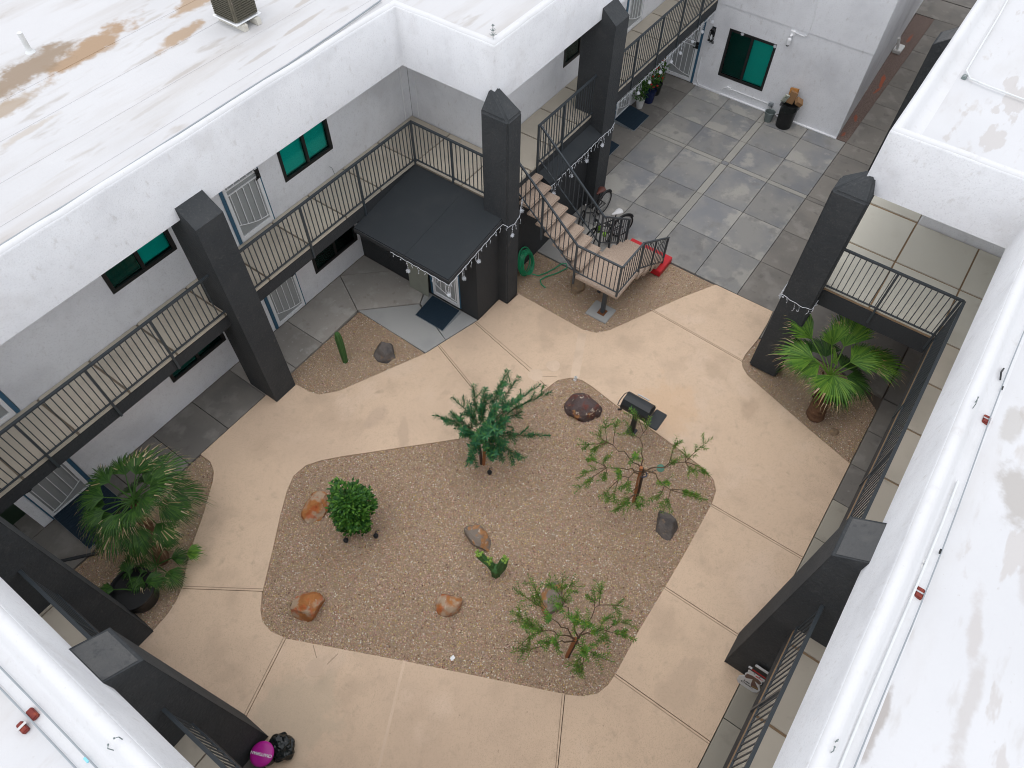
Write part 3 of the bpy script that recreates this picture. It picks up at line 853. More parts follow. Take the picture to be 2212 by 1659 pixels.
def door(root, loc, rot, w=.97, h=2.06, jl=.075, jr=.03, flip=False):
    """white security door with screen, bars, a bow at the foot and a black lock, in a blue jamb."""
    key = ('door', w, h, flip)
    x0, x1 = jl, w - jr
    if flip:
        x0, x1 = jr, w - jl
    s_ = .07
    d = put('security_door', MB().box((x0, -.03, .02), (x0 + s_, .01, h - .05)).box((x1 - s_, -.03, .02), (x1, .01, h - .05)).box((x0 + s_, -.03, .02), (x1 - s_, .01, .12)).box((x0 + s_, -.03, h - .13), (x1 - s_, .01, h - .05)).mesh('security_door', 'white', bevel=.005, seg=1), root, loc, rot)
    lpart(d, 'screen', MB().box((x0 + s_, -.002, .12), (x1 - s_, .004, h - .13)), 'mesh')
    ln = x1 - x0 - 2 * s_
    for i in range(5):
        x = x0 + s_ + ln * (.06 + .22 * i)
        zb = .30 + (.0 if i not in (2, 3) else 0)
        tt = (x - (x0 + s_)) / ln
        zb = .42 - .22 * math.sin(tt * math.pi * .5) if not flip else .42 - .22 * math.sin((1 - tt) * math.pi * .5)
        lpart(d, 'bar', MB().bar((x, -.022, zb), (x, -.022, 1.16), .016), 'white')
        lpart(d, 'bar', MB().bar((x, -.022, 1.30), (x, -.022, h - .13), .016), 'white')
    for z in (1.17, 1.29):
        lpart(d, 'rail', MB().bar((x0 + s_, -.022, z), (x1 - s_, -.022, z), .024), 'white')
    arc = []
    for i in range(11):
        tt = i / 10
        zz = .42 - .22 * math.sin((tt if not flip else 1 - tt) * math.pi * .5)
        arc.append((x0 + s_ + ln * tt, -.022, zz))
    lpart(d, 'bow', MB().tube(arc, .011, 5), 'white')
    hx = x1 - s_ / 2 if not flip else x0 + s_ / 2
    lpart(d, 'lock', MB().box((hx - .045, -.055, 1.12), (hx + .045, -.03, 1.22)).box((hx - .045, -.055, 1.235), (hx + .045, -.03, 1.32)).bar((hx, -.07, 1.15), (hx + (-.1 if not flip else .1), -.075, 1.14), .02), 'black')
    jm = MB().box((0, -.018, 0), (x0 - .004, .03, h)).box((x1 + .004, -.018, 0), (w, .03, h)).box((x0 - .004, -.018, h - .046), (x1 + .004, .03, h))
    lpart(d, 'jamb', jm, 'blue')
    lpart(d, 'door_leaf', MB().box((x0, .05, .02), (x1, .09, h - .05)), 'mesh')
    return d


def pillar(root, x0, x1, front, ax):
    """straight pillar of a facade: ax gives the axis and direction the front looks: '-y', '+y', '+x'."""
    prof = [(0, -.02), (0, 5.05), (.385, 5.335), (.40, 5.335), (.40, 5.0), (.82, 5.0), (.82, -.02)]
    sg = {'-y': 1, '+y': -1, '+x': -1}[ax]
    pts = [(front + sg * d, z) for d, z in prof]
    m = MB().extrude(pts, 0 if ax[1] == 'y' else 1, x0, x1)
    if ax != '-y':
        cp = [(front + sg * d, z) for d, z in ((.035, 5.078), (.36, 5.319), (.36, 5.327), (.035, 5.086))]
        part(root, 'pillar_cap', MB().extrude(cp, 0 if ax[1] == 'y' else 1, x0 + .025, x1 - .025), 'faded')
    return part(root, 'pillar', m, 'pillar', bevel=.035, seg=3)


def corner_pillar(root, x0, y0, x1, y1, fx, fy, ox, oy):
    """pillar on an outer corner of the parapet; its cap leans against the two plaster faces."""
    bm = bmesh.new()
    pts = [(x, y, z) for x in (x0, x1) for y in (y0, y1) for z in (-.02, 5.06)]
    pts += [(fx + .02 * ox, fy + .02 * oy, 5.40), (fx + .13 * ox, fy + .02 * oy, 5.44), (fx + .02 * ox, fy + .13 * oy, 5.44), (fx + .13 * ox, fy + .13 * oy, 5.44)]
    for p in pts:
        bm.verts.new(p)
    r = bmesh.ops.convex_hull(bm, input=bm.verts)
    bmesh.ops.delete(bm, geom=[v for v in bm.verts if not v.link_faces], context='VERTS')
    bmesh.ops.dissolve_limit(bm, angle_limit=R(2), verts=bm.verts, edges=bm.edges)
    bmesh.ops.bevel(bm, geom=[e for e in bm.edges if e.calc_face_angle(0) > R(15)], offset=.035, segments=3, affect='EDGES')
    me = bpy.data.meshes.new('pillar')
    po = ORG[root][0]
    bmesh.ops.translate(bm, verts=bm.verts, vec=-po)
    bm.to_mesh(me); bm.free()
    me.materials.append(M_['pillar'])
    return put('pillar', me, root, po)


BAL = MB().bar((0, 0, 0), (0, 0, 1), .016).mesh('baluster', 'metal')


def railing(root, p, q, z0, posts, skip=(), h=1.04, foot=.34, out=(0, 0)):
    """level railing from p to q: rails, posts fixed down the beam face, balusters."""
    p, q = Vector((*p, 0)), Vector((*q, 0))
    L_ = (q - p).length
    d = (q - p) / L_
    P = lambda t, z: (p.x + d.x * t, p.y + d.y * t, z)
    r = part(root, 'railing', MB().bar(P(0, z0 + h), P(L_, z0 + h), .048, .036), 'metal')
    part(r, 'bottom_rail', MB().bar(P(0, z0 + .075), P(L_, z0 + .075), .03, .024), 'metal')
    for t in posts:
        part(r, 'post', MB().bar(P(t, z0 - foot), P(t, z0 + h - .015), .042), 'metal')
    n = int(L_ / .108)
    for i in range(1, n):
        t = i * L_ / n
        if any(abs(t - a) < .035 for a in posts) or any(a < t < b for a, b in skip):
            continue
        b = put('baluster', BAL, r, P(t, z0 + .08))
        b.scale = (1, 1, h - .10)
    return r


def deck(root, quads, mat, jm, z0=2.70, z1=2.76):
    for (a, b, c, d_) in quads:
        part(root, 'floor_slab', MB().box((a + .021, b + .012, z0), (c - .021, d_ - .012, z1)), mat)


# ------------------------------------------------------------------ the long left block with its wing
LB = thing('apartment_block', 'long white two-storey apartment block with jogged wing and brown-stained roof', 'building', (0, 9.5, 0), 'apartment blocks around the courtyard')
part(LB, 'parapet', sweep([(-9, 9.5), (9.65, 9.5), (9.65, 7.2), (20.40, 7.2)], PROF, .018), ['stucco', 'coping'], smooth=True)
part(LB, 'roof', MB().add([(-9, 9.8, 6.04), (9.95, 9.8, 6.04), (9.95, 7.5, 6.04), (32, 7.5, 6.04), (32, 22, 6.04), (-9, 22, 6.04), (9.95, 22, 6.04)], [(0, 1, 6, 5), (1, 2, 3, 4, 6)]), 'roof')
for y in (10.35, 11.2, 12.1, 13.05):
    part(LB, 'roof_seam', MB().bar((-8, y, 6.043), (9.8 + (y - 9), y, 6.041), .07, .006), 'roof')
part(LB, 'soffit', MB().add([(-9, 9.5, 5.085), (9.65, 9.5, 5.085), (9.65, 7.2, 5.085), (20.4, 7.2, 5.085), (20.4, 12, 5.085), (-9, 12, 5.085), (9.65, 12, 5.085)], [(0, 1, 6, 5), (1, 2, 3, 4, 6)]), 'stucco')
# walls
WY = 10.65
wall(LB, (0, WY, 0), 0, -.63, 8.75, 0, 2.66, [(7.04, 8.49, .60, 2.05), (2.91, 4.34, .84, 2.05), (-.43, .55, 0, 2.06), (5.53, 6.52, 0, 2.06)])
wall(LB, (0, WY, 0), 0, -9, 10.95, 2.66, 5.1, [(6.99, 8.39, 3.36, 4.80), (2.89, 4.30, 3.61, 4.80), (-.43, .55, 2.76, 4.82), (5.50, 6.47, 2.76, 4.82)])
wall(LB, (10.95, 10.64, 0), R(-90), 0, 2.286, 2.66, 5.1)
wall(LB, (0, 8.35, 0), 0, 10.954, 20.40, 2.66, 5.1, [(13.97, 15.45, 3.32, 4.75), (16.95, 17.93, 2.77, 4.82)])
wall(LB, (0, 8.35, 0), 0, 13.3, 20.40, 0, 2.66, [(17.12, 18.09, 0, 2.06), (15.1, 16.08, 0, 2.06)])
wall(LB, (-.633, 12.6, 0), R(-90), 0, 1.947, 0, 2.655)
part(LB, 'gate', MB().box((-2.6, 11.18, 0.02), (-.66, 11.23, 2.5)), 'darkgreen')
window(LB, (6.99, WY, 3.36), 0, 1.40, 1.44, (1, 1))
window(LB, (2.89, WY, 3.61), 0, 1.41, 1.19, (0, 1))
window(LB, (7.04, WY, .60), 0, 1.45, 1.45, (0, 0))
window(LB, (2.91, WY, .84), 0, 1.43, 1.21, (0, 0))
window(LB, (13.97, 8.35, 3.32), 0, 1.48, 1.43, (0, 1))
door(LB, (5.50, WY, 2.77), 0)
door(LB, (5.54, WY, 0.01), 0)
door(LB, (-.43, WY, 2.77), 0, flip=True, jl=.075)
door(LB, (-.43, WY, 0.01), 0, flip=True, jl=.075)
door(LB, (16.96, 8.35, 2.77), 0)
door(LB, (17.12, 8.35, 0.01), 0)
door(LB, (15.1, 8.35, 0.01), 0)
# walkway decks, joints and beams
deck(LB, [(a, 9.47, b, 10.645) for a, b in zip([-4.4, -3.35, -2.3, -1.25, -.2, .84, 1.88, 2.92, 4.07, 5.2, 6.35, 7.4, 8.5, 9.66], [-3.35, -2.3, -1.25, -.2, .84, 1.88, 2.92, 4.07, 5.2, 6.35, 7.4, 8.5, 9.66, 10.94])], 'deck', 'joint')
deck(LB, [(9.63, 8.15, 10.94, 9.46), (9.63, 7.2, 10.94, 8.14)], 'deck', 'joint')
deck(LB, [(a, 7.17, b, 8.345) for a, b in zip([10.95, 11.95, 13.0, 14.1, 15.2, 16.3, 17.4, 18.5, 19.5], [11.95, 13.0, 14.1, 15.2, 16.3, 17.4, 18.5, 19.5, 20.39])] + [(9.85, 7.19, 10.94, 7.2)], 'deck', 'joint')
part(LB, 'deck_base', MB().prism([(-4.4, 9.49), (9.65, 9.49), (9.65, 7.19), (20.39, 7.19), (20.39, 8.34), (10.94, 8.34), (10.94, 10.64), (-4.4, 10.64)], 2.62, 2.735), 'joint')
part(LB, 'beam', MB().box((-4.4, 9.48, 2.40), (9.64, 9.66, 2.695)), 'dark', bevel=.01)
part(LB, 'beam', MB().box((9.635, 7.36, 2.40), (9.80, 9.50, 2.695)), 'dark', bevel=.01)
part(LB, 'beam', MB().box((9.86, 7.175, 2.40), (20.39, 7.34, 2.695)), 'dark', bevel=.01)
# pillars
pillar(LB, 4.10, 4.66, 9.13, '-y')
pillar(LB, 13.50, 14.06, 6.83, '-y')
corner_pillar(LB, 9.39, 6.71, 9.85, 7.36, 9.65, 7.2, 1, 1)
# railings
railing(LB, (-4.3, 9.465), (9.68, 9.465), 2.76, [.85, 2.1, 3.35, 4.58, 5.84, 7.12, 10.64, 12.23, 13.95], skip=[(8.3, 9.05)])
railing(LB, (9.655, 9.465), (9.655, 7.36), 2.76, [1.09])
railing(LB, (11.15, 7.165), (20.38, 7.165), 2.76, [.02, 1.03, 4.30, 5.59, 6.76, 8.04], skip=[(2.3, 2.95)])
# storage room under the jog: walls, window, door and its sloping felt roof
wall(LB, (8.58, 10.63, 0), R(-90), 0, 3.656, 0, 2.40, [(.80, 1.55, 1.45, 1.95), (2.24, 3.15, .1, 2.1)], 'dark')
wall(LB, (8.58, 6.97, 0), 0, .003, .86, 0, 2.40, (), 'dark')
w_ = MB().box((8.60, 9.10, 1.47), (8.64, 9.81, 1.93))
part(LB, 'vent_window', w_, 'frame')
door(LB, (8.58, 8.39, .06), R(-90), w=.91, h=2.04)
rf = MB()
for (xa, za, xb, zb, ya, yb) in ((7.53, 2.37, 9.40, 2.652, 6.86, 9.475), (9.40, 2.652, 9.63, 2.685, 7.34, 9.475)):
    rf.extrude([(xa, za), (xb, zb), (xb, zb - .1), (xa, za - .1)], 1, ya, yb)
part(LB, 'porch_roof', rf, 'felt')
for y in (8.05,):
    part(LB, 'roof_seam', MB().bar((7.55, y, 2.377), (9.38, y, 2.652), .03, .006), 'felt')
part(LB, 'drip_edge', MB().bar((7.515, 9.47, 2.30), (7.515, 6.85, 2.30), .018, .10).bar((7.51, 6.845, 2.30), (9.40, 6.845, 2.585), .018, .10), 'dark')
# dark store beside the stairs with a lean-to felt roof
wall(LB, (0, 7.13, 0), 0, 9.84, 13.48, 0, 2.40, (), 'dark')
lt = MB().extrude([(7.17, 2.53), (6.83, 2.36), (6.83, 2.27), (7.17, 2.40)], 0, 11.22, 13.48)
part(LB, 'porch_roof', lt, 'felt', bevel=.01)

# ------------------------------------------------------------------ right block
RB = thing('apartment_block', 'white right-hand block with roof pipes, terrace railing and palm below', 'building', (11.45, -1.66, 0), 'apartment blocks around the courtyard')
part(RB, 'parapet', sweep([(31, .78), (11.45, .75), (11.45, -1.66), (-9, -1.66)], PROF, .018), ['stucco', 'coping'], smooth=True)
part(RB, 'roof', MB().add([(31, .46, 6.04), (11.77, .44, 6.04), (11.77, -1.97, 6.04), (-9, -1.97, 6.04), (-9, -14, 6.04), (31, -14, 6.04), (11.77, -14, 6.04)], [(0, 1, 6, 5), (1, 2, 3, 4, 6)]), 'roof_dirty')
part(RB, 'soffit', MB().add([(31, .75, 5.085), (11.45, .75, 5.085), (11.45, -1.66, 5.085), (-9, -1.66, 5.085), (-9, -4, 5.085), (31, -4, 5.085), (11.45, -4, 5.085)], [(0, 1, 6, 5), (1, 2, 3, 4, 6)]), 'stucco')
wall(RB, (14.42, -.424, 0), R(-90), 0, 2.37, 0, 5.1)
wall(RB, (31, -.42, 0), R(180), 0, 16.57, 0, 5.1)
wall(RB, (14.415, -2.81, 0), R(180), 0, 23, 0, 5.1)
deck(RB, [(11.47, -.40, 12.99, .78), (13.0, -.40, 14.40, .78), (11.47, -1.69, 12.99, -.41), (13.0, -1.69, 14.40, -.41), (11.47, -2.80, 12.99, -1.70), (13.0, -2.80, 14.40, -1.70)] + [(14.43 + i * 1.2, -.41, 15.63 + i * 1.2, .78) for i in range(10)], 'deckgrey', 'jointorange')
xs = [-4.5, -3.4, -2.3, -1.2, -.1, 1.05, 2.25, 3.46, 4.62, 5.7, 6.86, 8.02, 9.18, 10.35, 11.47]
deck(RB, [(a, -2.80, b, -1.69) for a, b in zip(xs[:-1], xs[1:])], 'deck', 'jointorange')
part(RB, 'deck_base', MB().prism([(31, .76), (11.48, .76), (11.48, -1.675), (-4.5, -1.675), (-4.5, -2.79), (14.41, -2.79), (14.41, -.41), (31, -.41)], 2.62, 2.735), 'jointorange')
part(RB, 'beam', MB().box((11.46, -1.66, 2.28), (11.62, .50, 2.695)), 'dark', bevel=.01)
part(RB, 'beam', MB().box((-4.5, -1.84, 2.28), (11.60, -1.68, 2.695)), 'dark', bevel=.01)
part(RB, 'beam', MB().box((11.66, .62, 2.40), (31, .77, 2.695)), 'dark', bevel=.01)
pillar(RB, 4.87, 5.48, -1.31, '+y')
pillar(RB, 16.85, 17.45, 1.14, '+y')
corner_pillar(RB, 11.18, .50, 11.66, 1.14, 11.45, .75, 1, -1)
railing(RB, (11.455, .5), (11.455, -1.67), 2.76, [1.02, 2.12])
railing(RB, (11.455, -1.675), (-4.4, -1.675), 2.76, [.02, 1.9, 3.55, 5.2, 7.86, 9.4, 11.0, 12.6], skip=[(5.95, 6.6)])

# ------------------------------------------------------------------ near left block
NB = thing('apartment_block', '', 'building', (-1.05, 3.9, 0), 'apartment blocks around the courtyard')
NB['label'] = 'near white block at lower left with two parallel conduits along its roof edge'
part(NB, 'parapet', sweep([(-1.05, -1.58), (-1.05, 9.44)], PROF, .018), ['stucco', 'coping'], smooth=True)
part(NB, 'roof', MB().add([(-1.37, -1.6, 6.035), (-1.37, 9.46, 6.035), (-12, 9.46, 6.035), (-12, -1.6, 6.035)], [(0, 1, 2, 3)]), 'roof_dirty')
part(NB, 'soffit', MB().add([(-1.05, -1.58, 5.085), (-1.05, 9.44, 5.085), (-4, 9.44, 5.085), (-4, -1.58, 5.085)], [(0, 1, 2, 3)]), 'stucco')
wall(NB, (-2.2, -1.6, 0), R(90), 0, 11.0, 0, 5.1)
deck(NB, [(-2.19, a, -1.02, a + 1.1) for a in [-1.55 + i * 1.1 for i in range(10)]], 'deck', 'joint')
part(NB, 'deck_base', MB().box((-2.19, -1.6, 2.62), (-1.04, 9.4, 2.735)), 'joint')
part(NB, 'beam', MB().box((-1.2, -1.6, 2.38), (-1.025, 9.4, 2.695)), 'dark', bevel=.01)
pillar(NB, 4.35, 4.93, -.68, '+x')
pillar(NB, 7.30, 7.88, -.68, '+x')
railing(NB, (-1.015, 9.4), (-1.015, -1.5), 2.76, [.05, 1.2, 3.2, 4.3, 6.2, 7.6, 9.0, 10.4], skip=[(1.5, 2.15), (4.45, 5.08)])

# ------------------------------------------------------------------ end block with unit 105
EB = thing('apartment_block', 'white end block with teal window and door numbered 105 facing the grey patio', 'building', (20.42, 5.5, 0), 'apartment blocks around the courtyard')
wall(EB, (20.42, 8.60, 0), R(-90), 0, 6.0, 0, 2.62, [(.23, 1.22, 0, 2.12), (1.97, 3.44, .56, 2.03)])
part(EB, 'plaster_upper', MB().box((20.405, 2.595, 2.622), (20.72, 8.6, 7.2)), 'stucco')
sd = MB().add([(20.43, 2.60, 0), (33, 3.14, 0), (33, 3.14, 7.2), (20.43, 2.60, 7.2)], [(0, 1, 2, 3)])
part(EB, 'side_wall', sd, 'stucco')
part(EB, 'roof', MB().add([(20.43, 2.6, 7.2), (33, 3.14, 7.2), (33, 14, 7.2), (20.43, 14, 7.2)], [(0, 1, 2, 3)]), 'roof')
window(EB, (20.42, 6.63, .56), R(-90), 1.47, 1.47, (0, 1))
door(EB, (20.42, 8.37, .01), R(-90), w=.99, h=2.11, jl=.03, jr=.075)
part(EB, 'base_ledge', MB().box((20.36, 2.6, 0), (20.425, 7.33, .035)), 'stucco', bevel=.006)
pipe = MB().tube([(20.40, 7.28, .9), (20.39, 7.26, .2), (20.38, 7.15, .06), (20.38, 6.6, .05), (20.38, 6.42, .06), (20.39, 6.38, .18), (20.395, 6.3, .27), (20.395, 6.15, .28), (20.395, 4.86, .28)], .013, 6)
pipe.box((20.36, 6.12, .24), (20.415, 6.24, .33))
part(EB, 'conduit', pipe, 'white')
part(EB, 'conduit', MB().tube([(20.395, 4.78, 2.52), (20.39, 4.52, 2.50), (20.388, 4.42, 2.56), (20.388, 4.42, 3.0), (20.388, 4.60, 4.4)], .013, 6), 'white')
part(EB, 'outlet_box', MB().box((20.33, 4.69, .24), (20.41, 4.83, .36)), 'galv', bevel=.01)

# ------------------------------------------------------------------ staircase
ST = thing('staircase', 'open concrete-tread staircase with dark railings turning at a landing', 'staircase', (10.75, 5.5, 0))
RISE = .18
for i in range(8):
    z = 2.76 - RISE * (i + 1) - .005
    yf = 7.22 - .243 * (i + 1)
    part(ST, 'tread', MB().box((10.27, yf, z - .075), (11.17, yf + .33, z)), 'tread', bevel=.022, seg=2)
LZ = 1.135
part(ST, 'landing', MB().box((10.20, 4.24, LZ - .09), (11.24, 5.37, LZ)), 'tread', bevel=.015)
for i in range(4):
    z = LZ - .19 * (i + 1)
    x = 11.23 + .365 * i
    part(ST, 'tread', MB().box((x - .03, 4.25, z - .12), (x + .385, 5.35, z)), 'tread', bevel=.012)
part(ST, 'painted_step', MB().box((12.36, 4.14, 0.0), (13.02, 5.32, .175)), 'red', bevel=.012)
sm = MB()
for x in (10.48, 10.96):
    sm.bar((x, 7.16, 2.42), (x, 5.30, .93), .05, .13)
    for i in range(8):
        z = 2.76 - RISE * (i + 1) - .08; yf = 7.22 - .243 * (i + 1)
        sm.add([(x - .02, yf + .02, z), (x - .02, yf + .30, z), (x - .02, yf + .16, z - .2), (x + .02, yf + .02, z), (x + .02, yf + .30, z), (x + .02, yf + .16, z - .2)], [(0, 1, 2), (5, 4, 3), (0, 3, 4, 1), (1, 4, 5, 2), (2, 5, 3, 0)])
for y in (4.42, 5.18):
    sm.bar((11.2, y, .95), (12.62, y, .14), .05, .13)
part(ST, 'stringer', sm, 'metal')
part(ST, 'landing_frame', MB().box((10.3, 4.35, .96), (11.2, 4.43, 1.045)).box((10.3, 5.2, .96), (11.2, 5.28, 1.045)), 'metal')
part(ST, 'post', MB().bar((10.54, 4.69, .012), (10.54, 4.69, 1.0), .09), 'metal')
part(ST, 'post', MB().bar((11.05, 5.1, 0), (11.05, 5.1, 1.0), .07), 'metal')
part(ST, 'base_plate', MB().box((10.44, 4.60, .0), (10.64, 4.79, .012)), 'rust')
part(ST, 'footing', MB().box((10.28, 4.45, -.1), (10.80, 5.02, .0)), 'slab_new', bevel=.01)


def raked(p, q, zp, zq, n, posts, drop=.80, down=.28, name='railing'):
    """stair railing between two plan points with its own heights at both ends."""
    P = lambda t, dz=0: (p[0] + (q[0] - p[0]) * t, p[1] + (q[1] - p[1]) * t, zp + (zq - zp) * t + dz)
    r = part(ST, name, MB().bar(P(0), P(1), .042, .034), 'metal')
    part(r, 'bottom_rail', MB().bar(P(0, -drop), P(1, -drop), .026, .022), 'metal')
    for i in range(1, n):
        t = i / n
        if any(abs(t - a) < .3 / n for a in posts):
            continue
        b = put('baluster', BAL, r, P(t, -drop)); b.scale = (1, 1, drop - .01)
    for t in posts:
        part(r, 'post', MB().bar(P(t, -drop - down), P(t), .042), 'metal')
    return r


raked((10.215, 7.05), (10.215, 5.40), 3.55, 2.05, 14, [.42, .995], down=.42)
raked((10.215, 5.40), (10.225, 4.265), 2.05, 2.05, 10, [.985], down=.16)
raked((10.225, 4.262), (11.14, 4.262), 2.05, 2.05, 8, [], down=.1)
raked((11.14, 4.262), (12.70, 4.262), 2.05, 1.02, 15, [.02, .5, .985], down=.2)
raked((11.21, 7.14), (11.36, 5.42), 3.78, 2.05, 15, [.99], drop=.86, down=.15)
raked((11.36, 5.40), (12.70, 5.34), 2.05, 1.02, 13, [.33, .66, .985], down=.2)

# ------------------------------------------------------------------ string lights with snowflakes
def flake_mesh(r=.055):
    m = MB()
    for k in range(4):
        a = math.pi * k / 4
        dx, dz = math.cos(a) * r, math.sin(a) * r
        m.bar((-dx, 0, -dz), (dx, 0, dz), .009, .006, (0, 1, 0))
    for k in range(8):
        a = math.pi * k / 4
        cx, cz = math.cos(a) * r * .62, math.sin(a) * r * .62
        px, pz = -math.sin(a) * r * .26, math.cos(a) * r * .26
        m.bar((cx - px, 0, cz - pz), (cx + px, 0, cz + pz), .008, .006, (0, 1, 0))
    return m.mesh('snowflake', 'lightcord')


FLAKE = flake_mesh()


def lights(label, pts, flakes, ndrop, loc):
    """cord along pts; little drops with bulbs, and snowflakes at the given fractions."""
    P = [Vector(p) for p in pts]
    ls = [0]
    for a, b in zip(P[:-1], P[1:]):
        ls.append(ls[-1] + (b - a).length)
    T = ls[-1]

    def at(t):
        d = t * T
        for i in range(len(P) - 1):
            if d <= ls[i + 1] + 1e-6:
                f = (d - ls[i]) / max(1e-6, ls[i + 1] - ls[i])
                return P[i].lerp(P[i + 1], f)
        return P[-1].copy()
    root = thing('string_lights', label, 'string lights', loc, 'icicle string lights')
    n = max(2, int(T / .07))
    part(root, 'cord', MB().tube([at(i / n) + Vector((0, 0, .012 * math.sin(i * 1.9))) for i in range(n + 1)], .006, 5), 'lightcord')
    for i in range(ndrop):
        t = (i + .3 + .4 * random.random()) / ndrop
        p = at(t); ln = random.uniform(.09, .26)
        m = MB()
        q = []
        for k in range(7):
            s = k / 6
            q.append(p + Vector((.018 * math.sin(s * 7 + i), .018 * math.cos(s * 6 + i), -ln * s + (.07 * max(0, s - .75) * 4 if i % 3 == 0 else 0))))
        m.tube(q, .0035, 4)
        for k in (2, 4, 6):
            m.ball(q[k] + Vector((.009, 0, 0)), .0085, 6, 4)
        part(root, 'light_drop', m, 'lightcord')
    for t in flakes:
        p = at(t)
        m = MB().tube([p, p + Vector((.008, .0, -.13)), p + Vector((0, .005, -.25))], .0035, 4)
        for k in (.08, .14, .2):
            m.ball(p + Vector((.01, 0, -k)), .008, 6, 4)
        part(root, 'light_drop', m, 'lightcord')
        f = put('snowflake', FLAKE, root, p + Vector((0, 0, -.29)), R(-55 + 20 * random.uniform(-1, 1)))
        f.rotation_euler.x = R(-40 + 15 * random.uniform(-1, 1))
    return root


lights('white icicle lights with snowflakes along the dark porch roof and around the corner pillar', [(7.50, 8.42, 2.27), (7.50, 7.6, 2.26), (7.49, 6.82, 2.25), (8.4, 6.825, 2.40), (9.36, 6.83, 2.53), (9.40, 6.69, 2.50), (9.62, 6.69, 2.42), (9.83, 6.69, 2.50), (9.92, 6.75, 2.56), (10.22, 6.9, 2.62)], [.10, .345, .46, .575, .83, .985], 26, (8.4, 6.82, 2.3))
lights('white icicle lights with snowflakes along the lean-to roof beside the stairs', [(11.22, 6.815, 2.28), (11.9, 6.815, 2.30), (12.7, 6.815, 2.29), (13.46, 6.815, 2.32), (13.52, 6.80, 2.34), (13.9, 6.80, 2.30), (14.1, 6.82, 2.36)], [.06, .32, .56, .80], 20, (12.5, 6.82, 2.3))
lights('white icicle lights with snowflakes under the long wing balcony beam', [(14.1, 7.15, 2.40)] + [(14.8 + i * .8, 7.15, 2.39 - .02 * (i % 2)) for i in range(7)] + [(20.36, 7.16, 2.39), (20.38, 7.2, 2.36), (20.385, 7.6, 2.2)], [.27, .36, .45, .54, .62, .73, .82, .92], 40, (17, 7.15, 2.4))
lights('short white icicle lights wrapped around the dark pillar behind the green palm', [(11.6, 1.165, 2.44), (11.17, 1.17, 2.41), (11.16, .9, 2.36), (11.16, .66, 2.33), (11.17, .49, 2.37), (11.5, .48, 2.40), (11.7, .44, 2.39)], [.12], 12, (11.17, .8, 2.4))
fl = thing('window_snowflakes', 'two white snowflake ornaments on the top corners of the patio window', 'ornament', (20.39, 5.9, 2.0))
for y, z in ((6.22, 2.00), (5.20, 1.98)):
    put('snowflake', FLAKE, fl, (20.385, y, z), R(-90))

# ------------------------------------------------------------------ mats and ramps
def ramp(label, x0, y0, x1, y1, high, ax):
    """ribbed navy threshold ramp: high end at the door ('+x' or '+y')."""
    root = thing('threshold_ramp', label, 'ramp', ((x0 + x1) / 2, (y0 + y1) / 2, 0), 'navy door ramps')
    hz = .115
    if ax == '+x':
        z = lambda x, y: .02 + (hz - .02) * (x - x0) / (x1 - x0)
    else:
        z = lambda x, y: .02 + (hz - .02) * (y - y0) / (y1 - y0)
    m = MB()
    vs = [(x, y, 0) for x, y in ((x0, y0), (x1, y0), (x1, y1), (x0, y1))] + [(x, y, z(x, y)) for x, y in ((x0, y0), (x1, y0), (x1, y1), (x0, y1))]
    m.add(vs, [(0, 3, 2, 1), (4, 5, 6, 7), (0, 1, 5, 4), (1, 2, 6, 5), (2, 3, 7, 6), (3, 0, 4, 7)])
    part(root, 'ramp_body', m, 'galv')
    r = MB(); n = 22
    for i in range(n):
        t = (i + .5) / n
        if ax == '+x':
            x = x0 + (x1 - x0) * t
            r.bar((x, y0 + .01, z(x, 0) + .003), (x, y1 - .01, z(x, 0) + .003), .022, .014)
        else:
            y = y0 + (y1 - y0) * t
            r.bar((x0 + .01, y, z(0, y) + .003), (x1 - .01, y, z(0, y) + .003), .022, .014)
    o = part(root, 'ribs', r, 'navy'); o['kind'] = 'stuff'
    c = MB().add([(x0 + .005, y0 + .005, z(x0, y0) + .002), (x1 - .005, y0 + .005, z(x1, y0) + .002), (x1 - .005, y1 - .005, z(x1, y1) + .002), (x0 + .005, y1 - .005, z(x0, y1) + .002)], [(0, 1, 2, 3)])
    part(root, 'rubber_mat', c, 'navy', recalc=False) if False else part(root, 'rubber_mat', c, 'navy')
    return root


ramp('navy ribbed ramp at the white door under the dark porch roof', 7.80, 7.44, 8.47, 8.28, 0, '+x')
ramp('navy ribbed ramp at the wing door beside the white flower pot', 17.14, 7.62, 18.06, 8.32, 0, '+y')
ramp('navy ribbed ramp half hidden behind the dark patio pillar', 15.10, 7.62, 16.30, 8.32, 0, '+y')
ramp('navy ribbed ramp at the door beside the left dark palm', -.40, 9.55, .62, 10.62, 0, '+y')
bd = MB().add([(8.44, 8.39, 0), (8.44, 8.99, 0), (8.50, 8.99, 1.32), (8.50, 8.36, 1.32), (8.455, 8.39, 0), (8.455, 8.99, 0), (8.515, 8.99, 1.32), (8.515, 8.36, 1.32)], [(0, 1, 2, 3), (7, 6, 5, 4), (0, 4, 5, 1), (1, 5, 6, 2), (2, 6, 7, 3), (3, 7, 4, 0)])
solo('leaning_board', bd, 'board', 'pale weathered board leaning on the dark store wall beside the white door', 'board', (8.45, 8.7, 0))
bar_ = MB().bar((-.35, 9.35, .02), (-1.1, 9.98, .02), .05, .05)
solo('threshold_strip', bar_, 'dark', 'dark edging strip lying across the shaded floor by the left corner', 'edging', (-.7, 9.65, 0))

